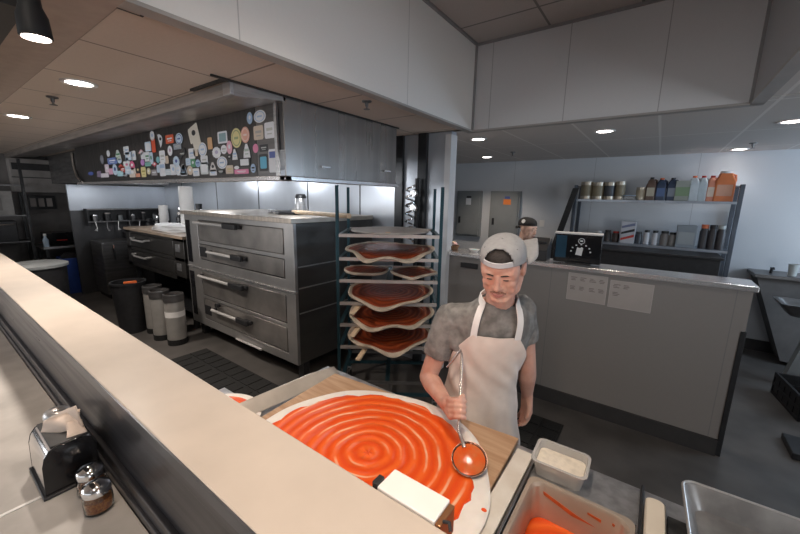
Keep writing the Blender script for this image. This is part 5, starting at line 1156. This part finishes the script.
def dome(F, c, r, z0f, z0b, arch=None, nu=96, nv=30, pw=2.4):
    """cap crown over a head frame: rim from z0f in front to z0b behind, optional arched opening in front"""
    b = MB(); bm = b.bm; rows = []
    for j in range(nv + 1):
        row = []
        for i in range(nu):
            a = 2 * PI * i / nu; zr = z0f + (z0b - z0f) * (1 - math.sin(a)) / 2       # a=90deg is the face side
            z = zr + (r[2] - zr) * math.sin(0.5 * PI * j / nv); k = max(0.0, 1 - max(0, z / r[2]) ** pw) ** (1 / pw) if z > 0 else 1 - 0.05 * (z / r[2]) ** 2
            k = max(k, 0.004)
            row.append(bm.verts.new(F(c[0] + r[0] * k * math.cos(a), c[1] + r[1] * k * math.sin(a), c[2] + z)))
        rows.append(row)
    for j in range(nv):
        for i in range(nu):
            if arch:
                a = 2 * PI * (i + 0.5) / nu - PI / 2; hz = math.sin(0.5 * PI * (j + 0.5) / nv)
                if hz > arch[0] and abs(a / arch[2]) ** 3.2 + ((hz - arch[0]) / (arch[1] - arch[0])) ** 2.6 < 1: continue
            bm.faces.new((rows[j][i], rows[j][(i + 1) % nu], rows[j + 1][(i + 1) % nu], rows[j + 1][i]))
    return b

# --- the man saucing the pizza
eyes = P(498, 279, Y=1.31)
ff = V((0.15, -0.99, -0.46)).normalized()
F = Frame(eyes - ff * 0.077, ff)
root = thing('person', (-0.60, 1.56, 0), 'man in a grey cap and white apron spooning sauce onto the pizza', 'person')
nb = V((-0.522, 1.478, 1.40))
rv, fv = V((0.883, 0.469, 0)), V((0.469, -0.883, 0))
TR = [(0.80, (-0.635, 1.585), 0.138, 0.112), (0.90, (-0.632, 1.58), 0.140, 0.112), (1.00, (-0.618, 1.57), 0.140, 0.108), (1.10, (-0.598, 1.555), 0.148, 0.106), (1.20, (-0.575, 1.54), 0.162, 0.113), (1.29, (-0.558, 1.525), 0.170, 0.112), (1.345, (-0.549, 1.512), 0.156, 0.095), (1.385, (-0.538, 1.50), 0.110, 0.080), (1.42, (-0.528, 1.488), 0.064, 0.064)]
def tinterp(z):
    if z <= TR[0][0]: return TR[0][1:]
    for a, c in zip(TR, TR[1:]):
        if a[0] <= z <= c[0]:
            k = (z - a[0]) / (c[0] - a[0]); return ((a[1][0] + (c[1][0] - a[1][0]) * k, a[1][1] + (c[1][1] - a[1][1]) * k), a[2] + (c[2] - a[2]) * k, a[3] + (c[3] - a[3]) * k)
    return TR[-1][1:]
def tpt(z, ang, off=0.0, flare=0.0):
    """a point on the trunk: ang 0 is straight ahead, positive towards his left"""
    c, hw_, hd = tinterp(z)
    return V((c[0], c[1], z)) + rv * (hw_ + off + flare) * math.sin(ang) + fv * (hd + off + flare) * math.cos(ang)
def trunk_rings(zs, off, n=36): return [[tpt(z, 2 * PI * k / n, off) for k in range(n)] for z in zs]
shR, shL = P(450, 318, Y=1.44), P(521, 310, Y=1.60)
elR, wrR = P(428, 377, Y=1.41), P(445, 402, Y=1.245)
elL, wrL = P(527, 366, Y=1.66), P(527, 394, Y=1.76)
hbowl = P(469, 463, Z=0.928)
H0, H1, H2 = P(458, 432, Y=1.125), P(460, 409, Y=1.175), P(462, 351, Y=1.30)
b = MB()
head_shapes(b, F, nb)
b.loft(trunk_rings((0.82, 0.9, 1.0, 1.1, 1.2, 1.29, 1.345, 1.385, 1.42), 0))
limb(b, [shR, elR], [0.056, 0.043]); limb(b, [elR, elR.lerp(wrR, 0.3), wrR], [0.043, 0.046, 0.029])
limb(b, [shL, elL], [0.056, 0.042]); limb(b, [elL, elL.lerp(wrL, 0.3), wrL], [0.042, 0.044, 0.028])
limb(b, [shR, nb - V((0, 0, 0.03))], [0.05, 0.05]); limb(b, [shL, nb - V((0, 0, 0.03))], [0.05, 0.05])
# right hand closed round the ladle handle
hd_ = (H2 - H1).normalized(); G = H1.copy()
e1 = (wrR - G); e1 = (e1 - hd_ * e1.dot(hd_)).normalized(); e2 = hd_.cross(e1)
if e2.dot(V((0, 0, CAMZ)) - G) < 0: e2 = -e2                      # e2 looks to the viewer
pc = wrR.lerp(G, 0.55) + e2 * 0.006
limb(b, [wrR, wrR.lerp(G, 0.35) + e2 * 0.006], [0.029, 0.031])
for k in range(4):
    s = 0.030 - 0.021 * k; g = G + hd_ * s * 0.95
    kn = g + e1 * 0.030 + e2 * 0.024
    limb(b, [wrR + hd_ * (s * 0.4), kn], [0.020, 0.0125], 12)
    ln_ = (0.95, 1.0, 0.97, 0.85)[k]
    limb(b, [kn, g + e2 * 0.023 * ln_ - e1 * 0.004, g - e1 * 0.022 * ln_ + e2 * 0.008, g - e1 * 0.014 - e2 * 0.014], [0.0112, 0.0100, 0.0092, 0.0080], 12)
limb(b, [wrR.lerp(G, 0.3) - e2 * 0.012 + hd_ * 0.012, G + e1 * 0.026 - e2 * 0.016 + hd_ * 0.038, G + hd_ * 0.047 - e2 * 0.006 - e1 * 0.008, G + hd_ * 0.040 + e2 * 0.012 - e1 * 0.02], [0.018, 0.0135, 0.0115, 0.009], 12)
# left hand hanging, fingers lightly bent
dl = (P(526, 428, Y=1.74) - wrL).normalized(); side = (rv * 0.35 + fv * 0.9); side = (side - dl * side.dot(dl)).normalized(); nrm = dl.cross(side)
if nrm.dot(rv) > 0: nrm = -nrm
for k in range(4):
    w_ = (k - 1.5) * 0.021; kn = wrL + dl * (0.088 - abs(k - 1.2) * 0.004) - side * w_
    limb(b, [wrL - side * w_ * 0.5, kn], [0.021, 0.0125], 12)
    f_ = (0.95, 1.08, 1.0, 0.8)[k]
    limb(b, [kn, kn + dl * 0.036 * f_ + nrm * 0.012, kn + dl * 0.058 * f_ + nrm * 0.030, kn + dl * 0.064 * f_ + nrm * 0.05], [0.0112, 0.0100, 0.0090, 0.0078], 12)
limb(b, [wrL + dl * 0.02 + side * 0.016, wrL + dl * 0.05 + side * 0.042 + nrm * 0.012, wrL + dl * 0.085 + side * 0.050 + nrm * 0.022, wrL + dl * 0.105 + side * 0.044 + nrm * 0.03], [0.017, 0.0135, 0.0115, 0.009], 12)
# legs inside the trousers, feet inside the shoes
for s in (-1, 1):
    hp_ = V((-0.632, 1.58, 0.88)) + rv * 0.06 * s; kn_ = V((-0.60, 1.555, 0.48)) + rv * 0.10 * s; an = V((-0.60, 1.60, 0.09)) + rv * 0.11 * s
    limb(b, [hp_, kn_, an], [0.07, 0.052, 0.038]); limb(b, [an - V((0, 0, 0.04)), an + fv * 0.14 - V((0, 0, 0.055))], [0.036, 0.03])
body = fuse(b, 'body', M['skin'], root, 0.0042, 3)
head_parts(root, F)

# grey t-shirt with short sleeves
b = MB(); b.loft(trunk_rings((0.86, 0.9, 1.0, 1.1, 1.2, 1.29, 1.345, 1.385, 1.412), 0.014))
slR, slL = shR.lerp(elR, 0.60), shL.lerp(elL, 0.52)
b.tube([shR + V((0.03, 0, 0.02)), shR, shR.lerp(elR, 0.3), slR], [0.07, 0.073, 0.071, 0.070], 24); b.ell(shR, (0.073, 0.073, 0.073)); b.tube([shL + V((-0.03, 0, 0.02)), shL, shL.lerp(elL, 0.3), slL], [0.066, 0.071, 0.067, 0.064], 24); b.ell(shL, (0.071, 0.071, 0.071))
limb(b, [shR, nb - V((0, 0, 0.036))], [0.068, 0.055]); limb(b, [shL, nb - V((0, 0, 0.036))], [0.066, 0.055])
limb(b, [tpt(1.2, -1.1), shR], [0.05, 0.06])
shirt = fuse(b, 'shirt', M['shirt'], root, 0.006, 3)
# soft cloth folds
from mathutils import noise
for v in shirt.data.vertices:
    d_ = v.normal; q = noise.noise(v.co * 9) * 0.006 + noise.noise(V((v.co.x * 22 + v.co.z * 14, v.co.y * 22, v.co.z * 8))) * 0.0045
    v.co += d_ * q

# trousers and shoes
b = MB(); b.loft(trunk_rings((0.78, 0.84, 0.9, 0.98), 0.006))
for s in (-1, 1):
    hp_ = V((-0.632, 1.58, 0.86)) + rv * 0.062 * s; kn_ = V((-0.60, 1.555, 0.48)) + rv * 0.10 * s; an = V((-0.60, 1.60, 0.10)) + rv * 0.11 * s
    limb(b, [hp_, kn_, an], [0.080, 0.072, 0.06])
fuse(b, 'trousers', M['denim'], root, 0.009, 4)
for s in (-1, 1):
    an = V((-0.60, 1.60, 0.0)) + rv * 0.11 * s; b = MB()
    b.ell(an + fv * 0.07 + V((0, 0, 0.045)), (0.052, 0.14, 0.045), Matrix((rv, fv, V((0, 0, 1)))).transposed()); b.ell(an + V((0, 0, 0.07)), (0.05, 0.06, 0.05)); b.cbox(an + fv * 0.07 + V((0, 0, 0.012)), (0.1, 0.27, 0.024), Matrix((rv, fv, V((0, 0, 1)))).transposed())
    fuse(b, 'shoe', M['black'], root, 0.008, 2)

# apron: bib, waist and skirt as one cloth, straps and tie
rows, nu_ = [], 40
zs = [1.272 - 0.02 * k for k in range(43)]
for z in zs:
    if z > 1.12: half = 0.53 + (1.272 - z) / 0.152 * 0.67
    else: half = 1.2 + min(0.42, (1.12 - z) * 1.3)
    fl = max(0, (0.98 - z)) * 0.16
    row = []
    for i in range(nu_ + 1):
        u = -1 + 2 * i / nu_; a = u * half
        w1 = noise.noise(V((u * 1.6, z * 13 + u * 2.2, 3.1))) * 0.022 * (1 if 0.90 < z < 1.2 else 0.4)
        w2 = noise.noise(V((a * 3.2, z * 2.2, 7.7))) * 0.02 * min(1, max(0, (1.05 - z) * 3))
        row.append(tpt(max(z, 0.6), a, 0.031, fl) + (V((0, 0, z - max(z, 0.6)))) + (rv * math.sin(a) + fv * math.cos(a)) * max(-0.007, w1 + w2))
    rows.append(row)
b = MB(); b.loft(rows, closed=False)
ap = b.build('apron', M['apron'], root, smooth=80); ap.location = -V(root.location)
s_ = ap.modifiers.new('thickness', 'SOLIDIFY'); s_.thickness = 0.003; s_.offset = 1
s_ = ap.modifiers.new('subdivision', 'SUBSURF'); s_.levels = 1; s_.render_levels = 1
def strap(path, w, name, m_):
    b = MB(); rings = []
    for i, (p, outn) in enumerate(path):
        t_ = (path[min(i + 1, len(path) - 1)][0] - path[max(i - 1, 0)][0]).normalized(); sd_ = t_.cross(outn).normalized() * w / 2; nn = outn.normalized() * 0.0025
        rings.append([p + sd_ + nn, p - sd_ + nn, p - sd_ - nn, p + sd_ - nn])
    b.loft(rings); o = b.build(name, m_, ap, smooth=40); return o
for s, top in ((-1, 0.062), (1, 0.062)):
    path = []; p0 = tpt(1.262, s * 0.49, 0.030); p1 = nb + rv * s * 0.074 + fv * 0.052 + V((0, 0, 0.012))
    on = (rv * s * 0.3 + fv * 0.9 + V((0, 0, 0.5))).normalized()
    for k in range(11):
        q = k / 10; path.append((p0.lerp(p1, q) + on * 0.022 * math.sin(PI * q), (fv * (1 - q) + on * q + rv * s * 0.3)))
    for k, a in enumerate((1.4, 1.8, 2.4, 3.05)):
        path.append((nb + rv * math.sin(a) * s * 0.083 + fv * math.cos(a) * 0.083 + V((0, 0, 0.024 + 0.008 * k)), rv * math.sin(a) * s + fv * math.cos(a) + V((0, 0, 0.3))))
    strap(path, 0.028, 'neck_strap', mat('white strap', (0.80, 0.78, 0.77), 0.85, var=0.03))
path = [(tpt(1.075, a, 0.026), rv * math.sin(a) + fv * math.cos(a)) for a in [1.3 + k * 0.2 for k in range(20)]]
strap(path, 0.026, 'waist_tie', M['apron'])

# cap worn backwards: crown with an arched opening over the forehead, strap across it, brim behind
CC, CRr = (0, -0.018, 0.050), (0.0840, 0.103, 0.073)
b = dome(F, CC, CRr, 0.012, -0.05, arch=(0.22, 0.84, 0.70)); capo = b.build('cap', M['cap'], root, smooth=80); capo.location = -V(root.location)
s_ = capo.modifiers.new('thickness', 'SOLIDIFY'); s_.thickness = 0.004; s_.offset = 1
b = dome(F, CC, (CRr[0] - 0.006, CRr[1] - 0.006, CRr[2] - 0.006), 0.0, -0.12, nu=48, nv=16); h_ = b.build('hair', M['hair'], root, smooth=80); h_.location = -V(root.location)
b = MB(); rings = []
for k in range(17):
    a = PI / 2 - 0.66 + 1.32 * k / 16; rings.append([F(CC[0] + (CRr[0] + dr) * math.cos(a), CC[1] + (CRr[1] + dr) * math.sin(a), CC[2] + z) for dr, z in ((0.002, 0.009), (0.007, 0.009), (0.006, 0.029), (0.0015, 0.029))])
b.loft(rings); b.build('strap', M['capband'], capo, smooth=40)
b = MB(); rings = []; BCs, BSn = math.cos(0.62), math.sin(0.62); BSG = 1.0 if F.x.x > 0 else -1.0
for k in range(9):
    y = -0.090 - 0.095 * k / 8; wd = 0.083 * math.sqrt(max(0.02, 1 - (max(0, k - 2) / 6.3) ** 2)) ; ring = []
    for j in range(13):
        u = -1 + 2 * j / 12; bx, by = u * wd, y + 0.035 * u * u; ring.append(F(bx * BCs - by * BSn * BSG, by * BCs + bx * BSn * BSG - 0.01, 0.046 - 0.02 * u * u + 0.001 * k))
    rings.append(ring)
b.loft(rings, closed=False); br_ = b.build('brim', M['cap'], capo, smooth=80)
s_ = br_.modifiers.new('thickness', 'SOLIDIFY'); s_.thickness = 0.004
b = MB(); b.ell(F(CC[0], CC[1], CC[2] + CRr[2] + 0.003), (0.007, 0.007, 0.004), F.M, 12, 6); b.build('button', M['cap'], capo)


for sx_ in (-0.5, 0.5, -1.1, 1.1):
    a = PI / 2 + sx_; k = 0.80
    MB().ell(F(CC[0] + CRr[0] * k * math.cos(a), CC[1] + CRr[1] * k * math.sin(a), CC[2] + CRr[2] * (1 - k ** 2.4) ** (1 / 2.4) + 0.003), (0.003, 0.003, 0.003), None, 8, 6).build('eyelet', M['black'], capo)

# the ladle in his hand
t = thing('sauce_ladle', hbowl, 'steel ladle full of sauce, held by the man over the pizza', 'ladle')
lo = lambda p: V(p) - V(hbowl)
BR = 0.060; tilt = Matrix.Rotation(math.radians(24), 3, V((0.75, 0.3, 0)).normalized())
b = MB(); prof = []
for k in range(11): a = PI / 2 * k / 10; prof.append((max(0.0005, BR * math.sin(a)), -0.030 * math.cos(a)))
prof += [(BR + 0.003, 0.001), (BR - 0.002, 0.001)]
for k in range(10, -1, -1): a = PI / 2 * k / 10; prof.append((max(0.0005, (BR - 0.003) * math.sin(a)), -0.027 * math.cos(a)))
b.lathe(prof, n=36)
for v in b.bm.verts: v.co = tilt @ v.co + V((0, 0, 0.018))
b.build('bowl', steel('ladle steel', (0.10, 0.05, 0.035), 0.25, (1, 1, 1)), t, smooth=60)
b = MB(); b.lathe([(0.0005, -0.02), (0.035, -0.016), (BR - 0.004, -0.0035), (BR * 0.6, 0.001), (0.0005, 0.003)], n=32)
for v in b.bm.verts: v.co = tilt @ v.co + V((0, 0, 0.018))
b.build('sauce', mat('ladle sauce', (0.72, 0.10, 0.015), 0.15, col2=(0.62, 0.16, 0.05), scale=30, bump=0.2), t, smooth=60)
rim = tilt @ V((-BR * 0.75, BR * 0.66, 0)) + V((0, 0, 0.018))
hk = P(447, 367, Y=1.285)
pth = [rim + V((0.012, -0.012, -0.008)), rim, lo(H0.lerp(H1, 0.1)), lo(H1), lo(H1.lerp(H2, 0.5)), lo(H1.lerp(H2, 0.93)), lo(H2) + V((-0.006, 0, 0.002)), lo(H2.lerp(hk, 0.25)) + V((-0.002, -0.004, 0.006)), lo(H2.lerp(hk, 0.6)), lo(hk)]
MB().tube(pth, [0.008, 0.008, 0.006, 0.0055, 0.0055, 0.0055, 0.0055, 0.0055, 0.005, 0.0045], 10).build('handle', steel('ladle handle steel', (0.40, 0.36, 0.34), 0.25, (1, 1, 1)), t, smooth=70)

# --- the other man, behind the low wall
c2 = P(528, 229, Y=4.05)
r2 = thing('person', (c2.x - 0.05, 4.05, 0), 'person in a black cap seen in profile behind the low wall', 'person')
f2 = V((0.93, -0.33, -0.16)).normalized(); F2 = Frame(c2, f2)
b = MB(); nb2 = V((c2.x - 0.05, 4.06, c2.z - 0.22)); head_shapes(b, F2, nb2)
rv2, fv2 = V((-f2.y, f2.x, 0)).normalized(), V((f2.x, f2.y, 0)).normalized()
fl = -c2.z + 0.0
def t2(z, hw_, hd, n=28): return [V((c2.x - 0.06, 4.06, z)) + rv2 * hw_ * math.cos(2 * PI * k / n) + fv2 * hd * math.sin(2 * PI * k / n) for k in range(n)]
Zs = nb2.z
tors = [(0.80, 0.16, 0.11), (0.95, 0.155, 0.11), (1.1, 0.165, 0.115), (Zs - 0.13, 0.175, 0.115), (Zs - 0.06, 0.15, 0.095), (Zs, 0.06, 0.06)]
b.loft([t2(*q) for q in tors])
arms = []
for s in (-1, 1):
    sh = V((c2.x - 0.06, 4.06, Zs - 0.09)) + rv2 * 0.18 * s; el = sh + V((0, 0, -0.27)) + fv2 * 0.04; wr = el + fv2 * 0.22 + V((0, 0, -0.04))
    limb(b, [sh, el], [0.05, 0.04]); limb(b, [el, wr], [0.04, 0.028]); arms.append((sh, el, wr))
    for k in range(4): kk = (k - 1.5) * 0.019; limb(b, [wr + rv2 * kk * .6, wr + fv2 * 0.08 + rv2 * kk, wr + fv2 * 0.12 + rv2 * kk - V((0, 0, 0.012)), wr + fv2 * (0.14 - abs(k - 1.4) * .006) + rv2 * kk - V((0, 0, 0.03))], [0.019, 0.012, 0.0095, 0.008], 10)
    limb(b, [wr + fv2 * 0.02 - rv2 * 0.015 * s, wr + fv2 * 0.07 - rv2 * 0.045 * s, wr + fv2 * 0.1 - rv2 * 0.045 * s], [0.016, 0.0125, 0.009], 10)
    hp_ = V((c2.x - 0.06, 4.07, 0.85)) + rv2 * 0.09 * s; an = V((c2.x - 0.06, 4.07, 0.09)) + rv2 * 0.1 * s
    limb(b, [hp_, hp_.lerp(an, 0.5), an], [0.078, 0.052, 0.038]); limb(b, [an - V((0, 0, .04)), an + fv2 * 0.14 - V((0, 0, .055))], [.036, .03])
fuse(b, 'body', M['skin2'], r2, 0.0055, 3); head_parts(r2, F2, False)
b = MB(); b.loft([t2(z, a + 0.014, d + 0.014) for z, a, d in [(0.84, 0.16, 0.11)] + tors[1:-1] + [(Zs - 0.012, 0.075, 0.068)]])
for sh, el, wr in arms: b.tube([sh, sh.lerp(el, 0.65)], [0.072, 0.062], 20); b.ell(sh, (0.07, 0.07, 0.07)); limb(b, [sh, nb2 - V((0, 0, 0.04))], [0.062, 0.05])
fuse(b, 'shirt', M['blackcloth'], r2, 0.008, 4)
b = MB(); b.loft([t2(z, 0.172, 0.122) for z in (0.78, 0.86, 0.95)])
for s in (-1, 1):
    hp_ = V((c2.x - 0.06, 4.07, 0.85)) + rv2 * 0.09 * s; an = V((c2.x - 0.06, 4.07, 0.1)) + rv2 * 0.1 * s; limb(b, [hp_, hp_.lerp(an, 0.5), an], [0.092, 0.072, 0.06])
fuse(b, 'trousers', M['denim'], r2, 0.01, 3)
for s in (-1, 1):
    an = V((c2.x - 0.06, 4.07, 0.0)) + rv2 * 0.1 * s; b = MB(); q3 = Matrix((rv2, fv2, V((0, 0, 1)))).transposed()
    b.ell(an + fv2 * 0.07 + V((0, 0, 0.045)), (0.05, 0.14, 0.045), q3); b.cbox(an + fv2 * 0.07 + V((0, 0, 0.012)), (0.1, 0.27, 0.024), q3); fuse(b, 'shoe', M['black'], r2, 0.01, 2)
b = dome(F2, CC, CRr, 0.004, -0.03, nu=48, nv=16); cap2 = b.build('cap', M['blackcloth'], r2, smooth=80); cap2.location = -V(r2.location)
s_ = cap2.modifiers.new('thickness', 'SOLIDIFY'); s_.thickness = 0.004; s_.offset = 1
b = MB(); rings = []
for k in range(7):
    y = -0.098 - 0.07 * k / 6; wd = 0.08 * math.sqrt(max(0.03, 1 - (max(0, k - 1) / 5.3) ** 2)); rings.append([F2((-1 + j / 5) * wd, y + 0.03 * (-1 + j / 5) ** 2, 0.02 - 0.02 * (-1 + j / 5) ** 2 - 0.004 * k) for j in range(11)])
b.loft(rings, closed=False); o = b.build('brim', M['blackcloth'], cap2, smooth=80); s_ = o.modifiers.new('thickness', 'SOLIDIFY'); s_.thickness = 0.004
dcam = (V((0, 0, CAMZ)) - c2).normalized()
pe = F2(0.082 if F2.x.dot(dcam) > 0 else -0.082, -0.02, 0.085)
b = MB(); b.lathe([(0, 0), (0.022, 0), (0.022, 0.004), (0, 0.004)], c=pe - dcam * 0.004, axis=(F2.x * (1 if F2.x.dot(dcam) > 0 else -1) + F2.u * 0.35), n=20); b.build('badge', mat('pale badge', (0.55, 0.56, 0.56), 0.7, var=0.1), cap2, smooth=0)
